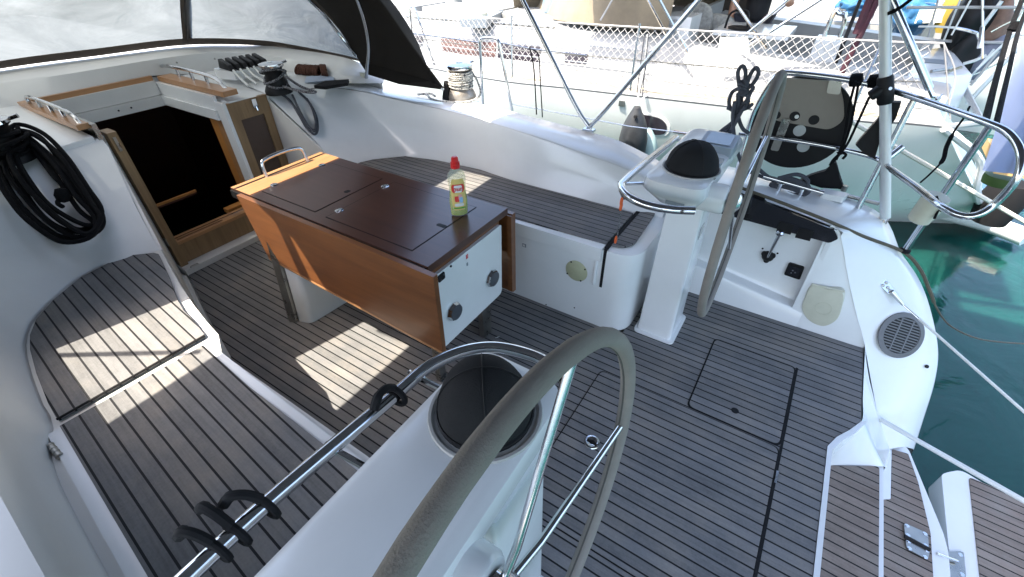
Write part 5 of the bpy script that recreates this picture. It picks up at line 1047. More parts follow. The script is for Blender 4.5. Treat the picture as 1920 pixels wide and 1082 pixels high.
tube(bm, spline([Zp(x, y, z) for x, y, z in ((1160, 340, .87), (1162, 358, .84), (1168, 372, .81))], 5), .0035, 6); tube(bm, spline([Zp(1174, 356, .84), Zp(1170, 374, .81)], 4), .003, 6)
a, b = Zp(1167, 376, .80), Zp(1156, 452, .515); tube(bm, spline([a, a.lerp(b, .5)+V((.004, 0, 0)), b], 6), .0034, 6); ly = thing('lanyard', 'thin cord with two orange loops hanging from the starboard guard rail', 'lanyard', tuple(b))
part('cord', bm, ROPEK, ly)
bm = B()
for p in ((1167, 378, .80), (1166, 388, .775)):
    c = Zp(*p); tube(bm, [c+V((.008*math.cos(k), .004, .016*math.sin(k))) for k in [2*PI*i/12 for i in range(12)]], .0045, 6, closed=True)
part('orange_loop', bm, ORANGE, ly)
bm = B(); c = Zp(1156, 450, .535); tube(bm, [c+V((.008*math.cos(k), .004, .018*math.sin(k))) for k in [2*PI*i/12 for i in range(12)]], .0042, 6, closed=True); part('orange_loop', bm, ORANGE, ly)
# lifeline gate on the starboard side deck
gt = thing('lifeline_gate', 'stainless gate stanchions and lifelines on the starboard side deck', 'guard rail', (2.9, 2.05, .45))
XG = 2.88
for p0_, p1_ in (((905, 190), (900, 78)), ((960, 205), (936, 80))):
    a, b = Xp(*p0_, XG), Xp(*p1_, XG); f = a+(a-b)*.35; bm = B(); tube(bm, [V((a.x, a.y+.0, .45)), a, b], .011, 10); part('stanchion', bm, STEEL, gt)
tp0, tp1 = Xp(900, 78, XG), Xp(936, 80, XG)
bm = B(); tube(bm, spline([tp0, tp0+V((0, -.02, .02)), tp0.lerp(tp1, .5)+V((0, 0, .025)), tp1+V((0, .02, .02)), tp1], 4), .011, 10); part('gate_bow', bm, STEEL, gt)
for pts in (((760, 60), (800, 66), (900, 80)), ((936, 80), (1000, 92), (1100, 104)), ((960, 195), (1060, 214), (1180, 237), (1390, 262)), ((820, 196), (905, 190))):
    bm = B(); tube(bm, [Xp(x, y, XG) for x, y in pts], .0035, 6); part('lifeline', bm, STEEL, gt)
for pts in (((993, 88), (1001, 130), (1006, 215)), ((998, 92), (1010, 105), (1013, 150), (1017, 220))):
    bm = B(); tube(bm, spline([Xp(x, y, XG) for x, y in pts], 5), .0045, 6); part('black_tie', bm, ROPEB, gt)
# ------------------------------------------------------------------ neighbouring yacht
ny = thing('neighbour_yacht', 'white cruising yacht moored close alongside with netting round its deck', 'yacht', (6.4, 1.5, WZ))
E_ = [(5.1, 9.5, .80), (4.55, 7, .64), (4.25, 5, .55), (4.16, 3.05, .505), (4.27, 2.1, .50), (4.40, .95, .50), (4.55, -.30, .50), (4.66, -.58, .50), (4.735, -.885, .495)]
Mm = [(5.3, 9.5, .1), (4.70, 7, -.2), (4.40, 5, -.25), (4.33, 3.0, -.28), (4.45, 2.05, -.28), (4.60, .85, -.28), (4.79, -.42, -.24), (4.93, -.80, -.20), (5.16, -1.44, -.14)]
Wl = [(5.6, 9.5, -.95), (5.0, 7, -.95), (4.72, 5, -.95), (4.85, 2.9, -.95), (5.05, 1.8, -.95), (5.40, .55, -.95), (5.95, -.80, -.95), (6.2, -1.4, -.93), (6.55, -2.2, -.88)]
xc = 6.45
def mir(r): return [(2*xc-p[0], p[1], p[2]) for p in r]
def sub(r): return spline(r, 5)
bm = B(); loft(bm, [sub(E_), sub(Mm), sub(Wl)]); loft(bm, [sub(mir(Wl)), sub(mir(Mm)), sub(mir(E_))])
loft(bm, [[V(E_[-1]), V(Mm[-1]), V(Wl[-1])], [V(p) for p in (mir(E_)[-1], mir(Mm)[-1], mir(Wl)[-1])]]); part('hull', bm, GELN, ny, smooth=60)
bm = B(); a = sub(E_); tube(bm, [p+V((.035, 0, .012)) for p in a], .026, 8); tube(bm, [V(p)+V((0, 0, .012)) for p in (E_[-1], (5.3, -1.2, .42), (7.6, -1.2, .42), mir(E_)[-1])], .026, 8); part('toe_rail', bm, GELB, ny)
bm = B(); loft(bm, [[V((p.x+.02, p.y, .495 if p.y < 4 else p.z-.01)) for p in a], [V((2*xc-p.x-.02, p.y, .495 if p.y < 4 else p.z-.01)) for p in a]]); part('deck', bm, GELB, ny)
bm = B(); loft(bm, [[V((p.x+.05, p.y, .502)) for p in a if p.y < 4.6], [V((p.x+.34, p.y, .503)) for p in a if p.y < 4.6]]); part('teak_side_deck', bm, teak('pale_teak', 0, .055, base=(.42, .37, .29), warm=(.46, .38, .27)), ny)
# transom scoop edges
for f, r_ in ((1.0, .03), (.93, .02)):
    bm = B(); pts = [V(E_[-1])*f+V((6.45, -1.2, .4))*(1-f), V((5.02, -1.26, .22)), V(Mm[-1])*f+V((6.45, -1.5, -.1))*(1-f), V(Wl[-1])]; tube(bm, spline(pts, 5), r_, 8); part('transom_edge', bm, GEL, ny)
# oval hull port and small vent
hp = Xp(1217, 235, 4.50)
def onhull(x, y):
    d = ray((x, y)); k = 4.42/d.x; p = CAM+d*k
    for _ in range(12):
        # deck-edge to mid line at this y
        ys = [(V(e), V(m_)) for e, m_ in zip(E_, Mm)]
        for (e0, m0), (e1, m1) in zip(ys, ys[1:]):
            if e1.y <= p.y <= e0.y:
                f = (e0.y-p.y)/(e0.y-e1.y); e = e0.lerp(e1, f); m_ = m0.lerp(m1, f); break
        else: e, m_ = V(E_[5]), V(Mm[5])
        t_ = (e.z-p.z)/(e.z-m_.z); xt = e.x+(m_.x-e.x)*t_; k = xt/d.x; p = CAM+d*k
    return p
q = [onhull(*p) for p in ((1196, 214), (1234, 220), (1250, 233), (1249, 247), (1236, 252), (1200, 248), (1188, 240), (1186, 222))]
qs = spline(q, 5, True); cc = sum(qs, V((0, 0, 0)))/len(qs)
bm = B(); slab(bm, [cc+(p-cc)*1.16+V((-.012, 0, 0)) for p in qs], (.03, 0, 0)); o = part('hull_port', bm, GEL, ny)
bm = B(); slab(bm, [p+V((-.016, 0, 0)) for p in qs], (.02, 0, 0)); part('port_glass', bm, DARKWIN, o)
q = onhull(1166, 194); bm = B(); box(bm, q.x-.012, q.x+.01, q.y-.028, q.y+.028, q.z-.025, q.z+.025); o = part('vent_plate', bm, STEELB, ny)
bm = B(); q2 = [onhull(*p)+V((-.008, 0, 0)) for p in ((1264, 244), (1296, 250), (1296, 254), (1262, 248))]; slab(bm, q2, (.02, 0, 0)); part('hull_slot', bm, REDWIN, ny)
bm = B(); q = Zp(1790, 364, -.45); q = V((q.x, q.y, q.z)); tube(bm, spline([q+V((.05*math.cos(k)*.4, .07*math.cos(k), .03*math.sin(k))) for k in [2*PI*i/16 for i in range(16)]], 2, True), .012, 6, closed=True); part('exhaust', bm, STEELB, ny)
# coachroof
CX = 5.05
def cr(y, k): return
prof = [(5.02, .50), (5.05, .62), (5.10, .76), (5.20, .825), (5.55, .86), (6.45, .90), (7.35, .86), (7.70, .825), (7.80, .76), (7.88, .50)]
ys = [(8.2, .45), (7.0, .75), (5, .95), (3.2, 1.0), (2.3, 1.0), (1.62, 1.02), (1.50, 1.0)]
bm = B(); rows = []
for y, k in ys: rows.append(spline([V((xc+(x-xc)*(.55+.45*min(1, k*1.02)), y, .50+(z-.50)*k)) for x, z in prof], 4))
loft(bm, rows); bm.faces.new([v for v in bm.verts if abs(v.co.y-1.50) < 1e-4][:]) if False else None
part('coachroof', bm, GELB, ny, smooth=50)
NSK = mat('nonskid_grey', (.24, .245, .24), .7, var=.12, vscale=6, bump=.3, bscale=200)
for y0_, y1_ in ((1.72, 2.7), (2.8, 3.9), (4.0, 5.2), (5.3, 6.6)):
    for x0_, x1_ in ((5.62, 6.35), (6.55, 7.28)):
        bm = B(); slab(bm, fillet([(x0_, y0_, .915), (x1_, y0_, .915), (x1_, y1_, .915), (x0_, y1_, .915)], .08), (0, 0, -.10)); part('nonskid_panel', bm, NSK, ny)
def cwin(pts, m, name, fr=1.0):
    q = [Xp(x, y, 5.02) for x, y in pts]
    # settle each corner on the leaning cabin side
    q = [Xp(x, y, 5.05+max(0, (p.z-.62))*.33-.014) for (x, y), p in zip(pts, q)]
    c = sum(q, V((0, 0, 0)))/len(q)
    if fr != 1: bm = B(); slab(bm, fillet([c+(p-c)*fr+V((-.004, 0, 0)) for p in q], .03), (.03, 0, 0)); o = part('window_frame', bm, GEL2, ny)
    bm = B(); slab(bm, fillet([p+V((-.010, 0, 0)) for p in q], .025), (.03, 0, 0)); return part(name, bm, m, ny)
cwin(((826, 72), (930, 80), (930, 108), (832, 98)), REDWIN, 'window'); cwin(((934, 81), (1016, 88), (1010, 117), (934, 109)), DARKWIN, 'window'); cwin(((766, 66), (792, 68), (790, 84), (768, 80)), DARKWIN, 'window')
cwin(((1060, 96), (1104, 101), (1101, 121), (1058, 117)), DARKWIN, 'window', 1.3)
hq = [Zp(x, y, .93) for x, y in ((862, 36), (898, 22), (944, 20), (912, 36))]
bm = B(); c = sum(hq, V((0, 0, 0)))/4; slab(bm, [V((p.x, p.y, .93)) for p in hq], (0, 0, -.09)); part('deck_hatch', bm, GREYP, ny)
bm = B(); lathe(bm, [(.07, 0), (.075, .03), (.05, .05), (0, .055)], (c.x-.02, c.y, .93), (0, 0, 1), 20); part('deck_vent', bm, CREAM, ny)
for x0_, z0_ in ((5.075, .745), (5.035, .585)):
    bm = B(); tube(bm, [V((x0_-.03, 6.2, z0_)), V((x0_-.03, 3.2, z0_)), V((x0_-.03, 1.55, z0_+.01))], .006, 5); part('rub_line', bm, GREYP, ny)
bm = B(); a, b = Xp(762, 32, 5.2), Xp(1040, 52, 5.2); tube(bm, [a, b], .014, 6); part('grab_rail', bm, STEELB, ny)
# cockpit: coamings, floor, seats, table, helm
bm = B()
loft(bm, [[V((5.02, 1.5, .50)), V((5.10, .3, .50)), V((5.25, -.9, .50))], [V((5.06, 1.5, .80)), V((5.14, .3, .72)), V((5.30, -.9, .62))], [V((5.12, 1.5, .85)), V((5.20, .3, .765)), V((5.36, -.9, .66))], [V((5.36, 1.5, .85)), V((5.42, .3, .77)), V((5.50, -.9, .66))], [V((5.40, 1.5, .1)), V((5.46, .3, .1)), V((5.52, -.9, .1))]])
loft(bm, [[V((7.5, 1.5, .1)), V((7.4, -.9, .1))], [V((7.55, 1.5, .85)), V((7.45, -.9, .70))], [V((7.8, 1.5, .85)), V((7.7, -.9, .70))], [V((7.85, 1.5, .5)), V((7.75, -.9, .5))]])
box(bm, 5.3, 7.7, -1.0, 1.6, -.12, -.08); box(bm, 6.75, 7.55, -.75, 1.5, -.08, .42); box(bm, 5.42, 7.6, 1.5, 1.56, -.1, .99)
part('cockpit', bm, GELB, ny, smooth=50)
bm = B(); q = [Xp(x, y, 6.0) for x, y in ((1350, 52), (1488, 55), (1496, 66), (1352, 64))]; slab(bm, [V((5.7, q[0].y, .90)), V((5.7, q[1].y, .90)), V((6.35, q[1].y, .90)), V((6.35, q[0].y, .90))], (0, 0, -.05)); box(bm, 5.9, 6.1, q[1].y+.1, q[0].y-.1, -.08, .86); part('cockpit_table', bm, GEL, ny, bevel=.01)
a = Xp(1548, 62, 5.9); bm = B()
for dx in (0, .12, .2): tube(bm, spline([V((a.x+dx, a.y, .1)), V((a.x+dx, a.y, 1.0)), V((a.x+dx, a.y-.05, 1.08)), V((a.x+dx+.02, a.y-.12, 1.0)), V((a.x+dx+.02, a.y-.13, .5))], 5), .018, 8)
part('helm_rail', bm, STEEL, ny)
w0 = Xp(1585, 60, 6.0); bm = B(); tube(bm, [w0+V((math.cos(k)*.42, -.02, math.sin(k)*.42-.1)) for k in [2*PI*i/36 for i in range(36)]], .016, 8, closed=True)
for k in (0, 1.05, 2.1): tube(bm, [w0+V((math.cos(k)*.42, -.02, math.sin(k)*.42-.1)), w0+V((-math.cos(k)*.42, -.02, -math.sin(k)*.42-.1))], .01, 6)
part('helm_wheel', bm, BLACK, ny)
bm = B(); box(bm, w0.x-.18, w0.x+.18, w0.y+.0, w0.y+.22, -.1, .86); part('helm_console', bm, GEL, ny, bevel=.04)
# stern seat moulding with a louvre, aft starboard
q = [Zp(*p, .62) for p in ((1722, 92), (1782, 84), (1832, 142), (1694, 150))]
bm = B(); hexa(bm, [V((p.x, p.y, .3)) for p in q], [p*.94+(sum(q, V((0, 0, 0)))/4)*.06+V((0, 0, .0)) for p in q]); bmesh.ops.recalc_face_normals(bm, faces=bm.faces); o = part('stern_seat', bm, BLUEG if False else GEL, ny, bevel=.04)
c = sum([Zp(*p, .63) for p in ((1728, 108), (1760, 106), (1764, 120), (1732, 121))], V((0, 0, 0)))/4
bm = B()
for i in range(4): box(bm, c.x-.10+.055*i, c.x-.065+.055*i, c.y-.13, c.y+.13, .622, .632)
part('seat_louvre', bm, GREYP, o)
c = Zp(1772, 137, .63); bm = B(); tube(bm, [c+V((-.1, .12, .02)), c+V((0, 0, .035)), c+V((.14, -.06, .03))], .016, 8); tube(bm, [c, c+V((.02, -.1, .06))], .012, 6); part('seat_cleat', bm, STEELB, o)
# tan sprayhood of the neighbour
nb = [Zp(*p, .905) for p in ((1004, 8), (1018, 24), (1060, 41), (1130, 50), (1190, 54), (1252, 58))]
nhood = thing('tan_sprayhood', 'tan canvas sprayhood on the neighbouring yacht with a blue grey window', 'sprayhood', tuple(nb[3]))
nt = [p+V((.10+.28*(i < 3), -.12*(i < 2), .62)) for i, p in enumerate(nb)]
far = [V((2*6.45-p.x, p.y, p.z)) for p in nt]; farb = [V((2*6.45-p.x, p.y, p.z)) for p in nb]
S = [sub(nb), sub([a*.5+b*.5+V((-.03, 0, .02)) for a, b in zip(nb, nt)]), sub(nt), sub([a*.5+b*.5+V((0, 0, .12)) for a, b in zip(nt, far)]), sub(far), sub(farb)]
bm = B(); loft(bm, S)
for v in bm.verts: v.co += noise.noise_vector(v.co*3.1)*.018
part('hood_canvas', bm, TAN, nhood, smooth=80)
q = [p+V((-.05, -.02, 0)) for p in (Pp(1016, 22, nb[1]+V((-.05, 0, .02)), (-.9, .25, .25)), Pp(1060, 24, nb[1]+V((-.05, 0, .02)), (-.9, .25, .25)), Pp(1086, 22, nb[1]+V((-.05, 0, .02)), (-.9, .25, .25)), Pp(1088, -30, nb[1]+V((-.05, 0, .02)), (-.9, .25, .25)), Pp(1024, -30, nb[1]+V((-.05, 0, .02)), (-.9, .25, .25)))]
bm = B(); slab(bm, fillet(q, .06), (.006, 0, 0)); part('hood_window', bm, mat('blue_grey_vinyl', (.13, .20, .25), .2, var=.4, vscale=9, coat=.4), nhood)
bm = B(); a, b = Xp(1156, -14, 5.0), Xp(1126, 38, 5.0); tube(bm, [a, b], .009, 6); part('hood_strap', bm, NET, nhood)
# cushions beside the table
for i, (px, py, w_, h_, lab) in enumerate(((1302, 34, .26, .40, 'patterned pale cushion on the left leaning in the neighbour cockpit'), (1338, 44, .34, .30, 'patterned round cushion beside the neighbour cockpit table'))):
    c = Xp(px, py+14, 6.3+.15*i); bm = B(); bmesh.ops.create_uvsphere(bm, u_segments=24, v_segments=14, radius=1)
    for v in bm.verts:
        s = v.co.copy(); s.x = math.copysign(abs(s.x)**.6, s.x); s.z = math.copysign(abs(s.z)**.6, s.z)
        v.co = V((s.x*.5*w_*.35, s.x*.0+s.y*.5*w_*1.5, s.z*.5*h_*1.2))+c
    solo('cushion', bm, PATT, lab, 'cushion', group='cushions in the neighbour cockpit')
bm = B(); c = Xp(1390, 50, 5.85); tube(bm, spline([c+V((0, .16, -.04)), c+V((0, .13, .12)), c+V((0, -.02, .14)), c+V((0, -.06, .0))], 4), .012, 6); lathe(bm, [(.12, 0), (.13, .02), (0, .03)], V((c.x, c.y, .90)), (0, 0, 1), 20)
solo('cooking_pan', bm, BLACK, 'black pan with a wire handle on the neighbour cockpit table', 'pan')
bm = B(); c = Xp(1340, -10, 7.6); slab(bm, [V((7.9, c.y+.6, .8)), V((7.9, c.y-.55, .8)), V((7.75, c.y-.55, 1.9)), V((7.75, c.y+.6, 1.9))], (.05, 0, 0)); solo('shaded_screen', bm, mat('shaded_canvas', (.05, .04, .035), .9, var=.2), 'canvas screen with shade painted in dark brown on the far side of the neighbour cockpit', 'canvas screen')  # the far canopy's shadow is put into this dark brown
bm = B(); q = Xp(1270, 38, 5.6); box(bm, 5.5, 5.9, q.y-.17, q.y+.12, .1, 1.02); solo('white_locker', bm, GEL, 'white locker box beside the tan sprayhood on the neighbouring yacht', 'locker', bevel=.03)
# pale cloth pinned behind the netting
q = [Xp(*p, 4.62) for p in ((1352, 70), (1402, 69), (1408, 100), (1344, 103))]; q2 = [Xp(*p, 4.60) for p in ((1350, 70), (1378, 71), (1402, 69), (1404, 84), (1406, 101), (1376, 103), (1342, 102), (1348, 84))]
bm = B(); slab(bm, q2, (.006, 0, 0)); solo('white_cloth', bm, mat('white_sheet', (.62, .65, .60), .9, var=.1), 'white cloth hung behind the netting of the neighbouring yacht', 'cloth')
# lifelines, stanchions and netting
nl = thing('neighbour_lifelines', 'white rope netting hung from the lifelines along the neighbouring yacht', 'netting', (4.5, 2, .5))
def xe(y):
    for p0, p1 in zip(E_, E_[1:]):
        if p1[1] <= y <= p0[1]:
            f = (p0[1]-y)/(p0[1]-p1[1]); return p0[0]+(p1[0]-p0[0])*f
    return E_[-1][0] if y < 0 else E_[0][0]
def zt(y): return 1.05-.0*(y) if y > -.3 else 1.05
Y0, Y1 = 6.2, -.62
bm = B(); N_ = 60; tube(bm, [V((xe(Y0+(Y1-Y0)*i/N_)+.05, Y0+(Y1-Y0)*i/N_, 1.06)) for i in range(N_+1)], .0065, 6); part('top_line', bm, NET, nl)
bm = B(); tube(bm, [V((xe(Y0+(Y1-Y0)*i/N_)+.05, Y0+(Y1-Y0)*i/N_, .80)) for i in range(N_+1)], .0045, 6); part('mid_line', bm, STEELB, nl)
bm = B(); tube(bm, [V((xe(Y0+(Y1-Y0)*i/N_)+.05, Y0+(Y1-Y0)*i/N_, .565+.012*math.sin(i*.7))) for i in range(N_+1)], .0048, 6); part('bottom_line', bm, NET, nl)
bm = B(); pit = .066; hN = 1.06-.56; nn = int((Y0-Y1)/pit)
for s in (1, -1):
    for i in range(-8, nn+8):
        ya = Y0-i*pit; pts = []
        for k in range(9):
            y = ya-s*hN*1.02*k/8*.95; 
            if y < Y1 or y > Y0: continue
            z = .565+hN*(k/8)*.99
            sag = .010*noise.noise(V((y*4, z*6, 0)))
            pts.append(V((xe(y)+.05+sag*1.5, y+.012*noise.noise(V((y*3, z*5, 4))), z)))
        if len(pts) > 1: tube(bm, pts, .0030, 4, cap=False)
part('net', bm, NET, nl)
bm = B()
tube(bm, spline([V((4.70, -.62, 1.06)), V((4.74, -.78, .86)), V((4.74, -.86, .55))], 4), .005, 5)
tube(bm, [V((4.70, -.62, 1.06)), V((4.80, -.90, .55))], .005, 5); part('net_end', bm, NET, nl)
for y, u in ((5.35, 1), (4.05, 1), (1.52, 0), (-.25, 0), (2.75, 0)):
    x = xe(y)+.05; bm = B()
    if u: tube(bm, spline([V((x, y+.05, .5)), V((x, y+.04, 1.02)), V((x, y, 1.10)), V((x, y-.06, 1.02)), V((x+.05, y-.20, .5))], 5), .012, 8)
    else: tube(bm, [V((x, y, .5)), V((x, y, 1.09))], .011, 8)
    part('stanchion', bm, STEEL, nl)
bm = B()
for p in (((1216, 62), (1204, 180)), ((1208, 66), (1192, 190)), ((1212, 120), (1196, 192))):
    a, b = Xp(*p[0], 4.38), Xp(*p[1], 4.36); tube(bm, [a, b], .005, 5)
part('fender_line', bm, ROPEG, nl)
# fender hanging between the hulls
fa_, fb_ = Xp(1194, 206, 4.05), Xp(1184, 286, 4.10); fd = thing('fender', 'grey teardrop fender hanging against the neighbouring hull beside the oval port', 'fender', tuple(fb_))
ax = (fa_-fb_).normalized(); L_ = (fa_-fb_).length
bm = B(); lathe(bm, [(0, -.16), (.08, -.13), (.125, -.02), (.128, L_*.35), (.11, L_*.62), (.075, L_*.84), (.045, L_*.98), (.03, L_*1.06), (0, L_*1.08)], fb_, ax, 28); part('fender_body', bm, FENDER, fd)
bm = B(); lathe(bm, [(.014, 0), (.014, .02), (0, .02)], fb_+ax*L_*.90+V((-.065, -.02, 0)), (-1, 0, .2), 12); part('fender_eye', bm, BLACK, fd)
bm = B(); tube(bm, spline([fa_, Xp(1198, 172, 4.2), Xp(1208, 120, 4.4), Xp(1214, 64, 4.44)], 4), .006, 6); tube(bm, spline([fa_+V((.0, .02, 0)), Xp(1206, 184, 4.25), Xp(1220, 176, 4.45)], 4), .006, 6); part('fender_rope', bm, ROPEC, fd)
bm = B(); c = Xp(1216, 268, 4.25); lathe(bm, [(0, -.2), (.07, -.16), (.09, 0), (.07, .10), (.03, .18), (0, .19)], c+V((0, -.0, -.05)), (0, .15, 1), 20)
solo('fender', bm, mat('pale_teal_fender', (.33, .45, .44), .5, var=.1), 'pale teal fender half hidden behind the grey teardrop fender', 'fender')
# neighbour's bimini struts and staff
for (a, b), lab in ((((1600, 92), (1648, -6)), 'x'),):
    p0_, p1_ = Xp(*a, 5.1), Xp(*b, 5.1); bm = B(); tube(bm, [p0_+(p0_-p1_)*.5, p1_], .024, 8); tube(bm, [p0_.lerp(p1_, .3)+V((0, .03, 0)), p1_+V((.0, .05, 0))], .03, 8)
    solo('furled_flag', bm, mat('maroon_cloth', (.045, .012, .022), .85, var=.3, vscale=12), 'dark maroon furled flag on a staff at the stern of the neighbouring yacht', 'flag')
nbm = thing('neighbour_bimini', 'grey canopy stretched on tubes over the cockpit of the neighbouring yacht', 'bimini', (6.4, .5, 2.2))
bm = B(); loft(bm, [[V((4.28, 2.75, 2.22)), V((6.4, 2.75, 2.36)), V((8.5, 2.75, 2.22))], [V((4.28, 1.75, 2.26)), V((6.4, 1.7, 2.40)), V((8.5, 1.7, 2.26))], [V((4.50, 1.6, 2.26)), V((6.4, 1.6, 2.40)), V((8.5, 1.6, 2.26))], [V((4.52, -1.4, 2.2)), V((6.4, -1.4, 2.34)), V((8.4, -1.4, 2.2))]]); bmesh.ops.solidify(bm, geom=bm.faces[:], thickness=.004); part('canopy', bm, mat('pale_canopy', (.42, .42, .40), .9), nbm, smooth=80)
for (a, b) in (((4.95, 1.2, .8), (4.6, 2.3, 2.24)), ((4.97, .9, .8), (4.6, -.4, 2.22)), ((7.9, 1.2, .8), (8.3, 2.3, 2.24)), ((7.9, .9, .8), (8.3, -.4, 2.22))): bm = B(); tube(bm, [a, b], .0125, 8); part('support_tube', bm, STEEL, nbm)
for a, b in (((1425, 72), (1372, -4)), ((1428, 70), (1540, -2)), ((1248, 62), (1212, -6))):
    p0_, p1_ = Xp(*a, 4.95), Xp(*b, 4.95); bm = B(); tube(bm, [p0_+(p0_-p1_)*.25, p1_+(p1_-p0_)*1.2], .013, 8); part('support_strut', bm, STEEL, nbm)
# long pale gangway slanting past the neighbour's quarter
a, b = Xp(1578, 217, 3.55), Zp(1925, 418, .10); bm = B(); d = (b-a); n_ = V((0, 0, 1)); s = d.cross(n_).normalized()*.022
for k in (-1, 0, 1): tube(bm, [a+s*k, b+s*k+d*.3], .013, 6)
solo('passerelle', bm, mat('passerelle_cream', (.66, .63, .54), .5, var=.08), 'long cream gangway pole slanting across the neighbouring hull', 'gangway')
bm = B()
for z_, dy in ((0, 0), (.09, .05)): pass
a, b = Zp(1500, 398, -.30), Zp(1920, 440, -.34)
# inflatable tender tube floating behind the neighbour
t = thing('dinghy', 'pale blue and white dinghy lying at the water behind the neighbouring stern', 'dinghy', (5.6, -2.6, WZ))
bm = B(); pts = [Zp(x, y, -.62) for x, y in ((1700, 384), (1770, 398), (1850, 418), (1925, 446))]; tube(bm, spline(pts, 5), .085, 12); part('tube', bm, GELN, t)
bm = B(); tube(bm, [p+V((.25, -.10, .1)) for p in spline([Zp(x, y, -.60) for x, y in ((1790, 388), (1850, 396), (1930, 412))], 5)], .12, 12); part('tube', bm, BLUEG, t)
# wooden board and crates seen under the flag
q = Zp(1893, 290, .45); bm = B(); box(bm, q.x-.30, q.x+.25, q.y-.32, q.y+.10, .40, .47); solo('wooden_board', bm, mat('pine_board', (.50, .32, .13), .6, streak=(3, 30, 30)), 'varnished pine board glimpsed below the pale blue flag', 'board', bevel=.01)
q = Zp(1890, 312, .3); bm = B(); lathe(bm, [(.09, 0), (.10, .04), (.10, .07), (.06, .08)], (q.x, q.y, .16), (0, 0, 1), 20); solo('green_tub', bm, mat('green_plastic', (.05, .09, .02), .5), 'green tub beneath the pine board', 'tub')
q = Zp(1900, 345, .0); bm = B(); lathe(bm, [(0, -.25), (.13, -.2), (.16, 0), (.13, .16), (0, .2)], (q.x, q.y, -.15), (0, 0, 1), 20); solo('fender', bm, RUBBER, 'black fender hanging at the right edge below the green tub', 'fender')

# ------------------------------------------------------------------ person in the neighbour cockpit
def skin(name, verts, edges, radii, m, parent, lv=2):
    me = bpy.data.meshes.new(name); me.from_pydata([V(v) for v in verts], edges, []); o = link(bpy.data.objects.new(name, me))
    md = o.modifiers.new('s', 'SKIN'); sb = o.modifiers.new('u', 'SUBSURF'); sb.levels = lv; sb.render_levels = lv
    for i, r in enumerate(radii): me.skin_vertices[0].data[i].radius = (r if isinstance(r, tuple) else (r, r))
    me.skin_vertices[0].data[0].use_root = True
    bpy.context.view_layer.update()
    m2 = bpy.data.meshes.new_from_object(o.evaluated_get(bpy.context.evaluated_depsgraph_get())); bpy.data.objects.remove(o)
    bm = B(); bm.from_mesh(m2); return part(name, bm, m, parent, smooth=None)
pc_ = Xp(1412, 44, 6.55); PX, PY, PZ = 6.55, pc_.y, -.08
pn = thing('person', 'person in a black short sleeved shirt standing in the neighbour cockpit with a bent arm', 'person', (PX, PY, PZ))
def P(dx, dy, z): return (PX+dx, PY+dy, PZ+z)
# facing forward-left; the near arm hangs with the elbow out to the right of the picture (aft)
vs = [P(0, 0, .94), P(.01, 0, 1.10), P(.02, 0, 1.30), P(.02, 0, 1.44), P(.0, 0, 1.52), P(-.01, 0, 1.60), P(-.01, 0, 1.70),
      P(0, .20, 1.41), P(.0, .26, 1.14), P(-.08, .24, .92), P(0, -.20, 1.41), P(-.02, -.33, 1.14), P(-.16, -.20, 1.36),
      P(0, .10, .90), P(0, .11, .50), P(.0, .11, .08), P(-.14, .12, .03), P(0, -.10, .90), P(0, -.11, .50), P(0, -.11, .08), P(-.14, -.12, .03),
      P(-.11, .23, .84), P(-.19, -.14, 1.44)]
ed = [(0, 1), (1, 2), (2, 3), (3, 4), (4, 5), (5, 6), (3, 7), (7, 8), (8, 9), (9, 21), (3, 10), (10, 11), (11, 12), (12, 22), (0, 13), (13, 14), (14, 15), (15, 16), (0, 17), (17, 18), (18, 19), (19, 20)]
rd = [(.12, .15), (.11, .14), (.12, .17), (.09, .14), .055, .085, .075, .065, .047, .036, .065, .047, .036, .085, .062, .045, .035, .085, .062, .045, .035, .04, .04]
skin('body', vs, ed, rd, SKIN, pn)
sv = [vs[i] for i in (0, 1, 2, 3, 7, 10)] + [tuple(V(vs[7]).lerp(V(vs[8]), .55)), tuple(V(vs[10]).lerp(V(vs[11]), .55))]
skin('shirt', sv, [(0, 1), (1, 2), (2, 3), (3, 4), (3, 5), (4, 6), (5, 7)], [(.145, .185), (.135, .175), (.145, .20), (.105, .165), .085, .085, .072, .072], SHIRT, pn)
skin('trousers', [vs[0], vs[13], vs[14], vs[15], vs[17], vs[18], vs[19]], [(0, 1), (1, 2), (2, 3), (0, 4), (4, 5), (5, 6)], [(.135, .175), .105, .078, .062, .105, .078, .062], TROUS, pn)
for hx_, hy_, hz_, d_ in ((-.115, .228, .83, V((-.15, -.05, -1))), (-.195, -.13, 1.455, V((-.35, .45, .8)))):
    d_.normalize(); sd_ = d_.cross(V((1, 0, 0))).normalized()
    for dy, ln in ((-.030, .065), (-.010, .080), (.010, .078), (.030, .070)):
        a_ = V(P(hx_, hy_, hz_))+sd_*dy; skin('finger', [a_, a_+d_*ln*.6, a_+d_*ln+V((-.02, 0, 0))], [(0, 1), (1, 2)], [.010, .009, .007], SKIN, pn, 1)
    a_ = V(P(hx_, hy_, hz_))+sd_*.035-d_*.03; skin('thumb', [a_, a_+d_*.03+sd_*.025, a_+d_*.06+sd_*.03], [(0, 1), (1, 2)], [.012, .010, .008], SKIN, pn, 1)
bm = B(); bmesh.ops.create_uvsphere(bm, u_segments=18, v_segments=12, radius=.098)
for v in bm.verts:
    v.co.z *= 1.12
    if v.co.x < -.03 and v.co.z < .045: v.co *= .80
    v.co += V(P(.005, 0, 1.66))
part('hair', bm, mat('dark_hair', (.03, .02, .015), .8), pn)
bm = B(); tube(bm, [P(-.085, 0, 1.665), P(-.108, 0, 1.635)], [.008, .014], 8); part('nose', bm, SKIN, pn)
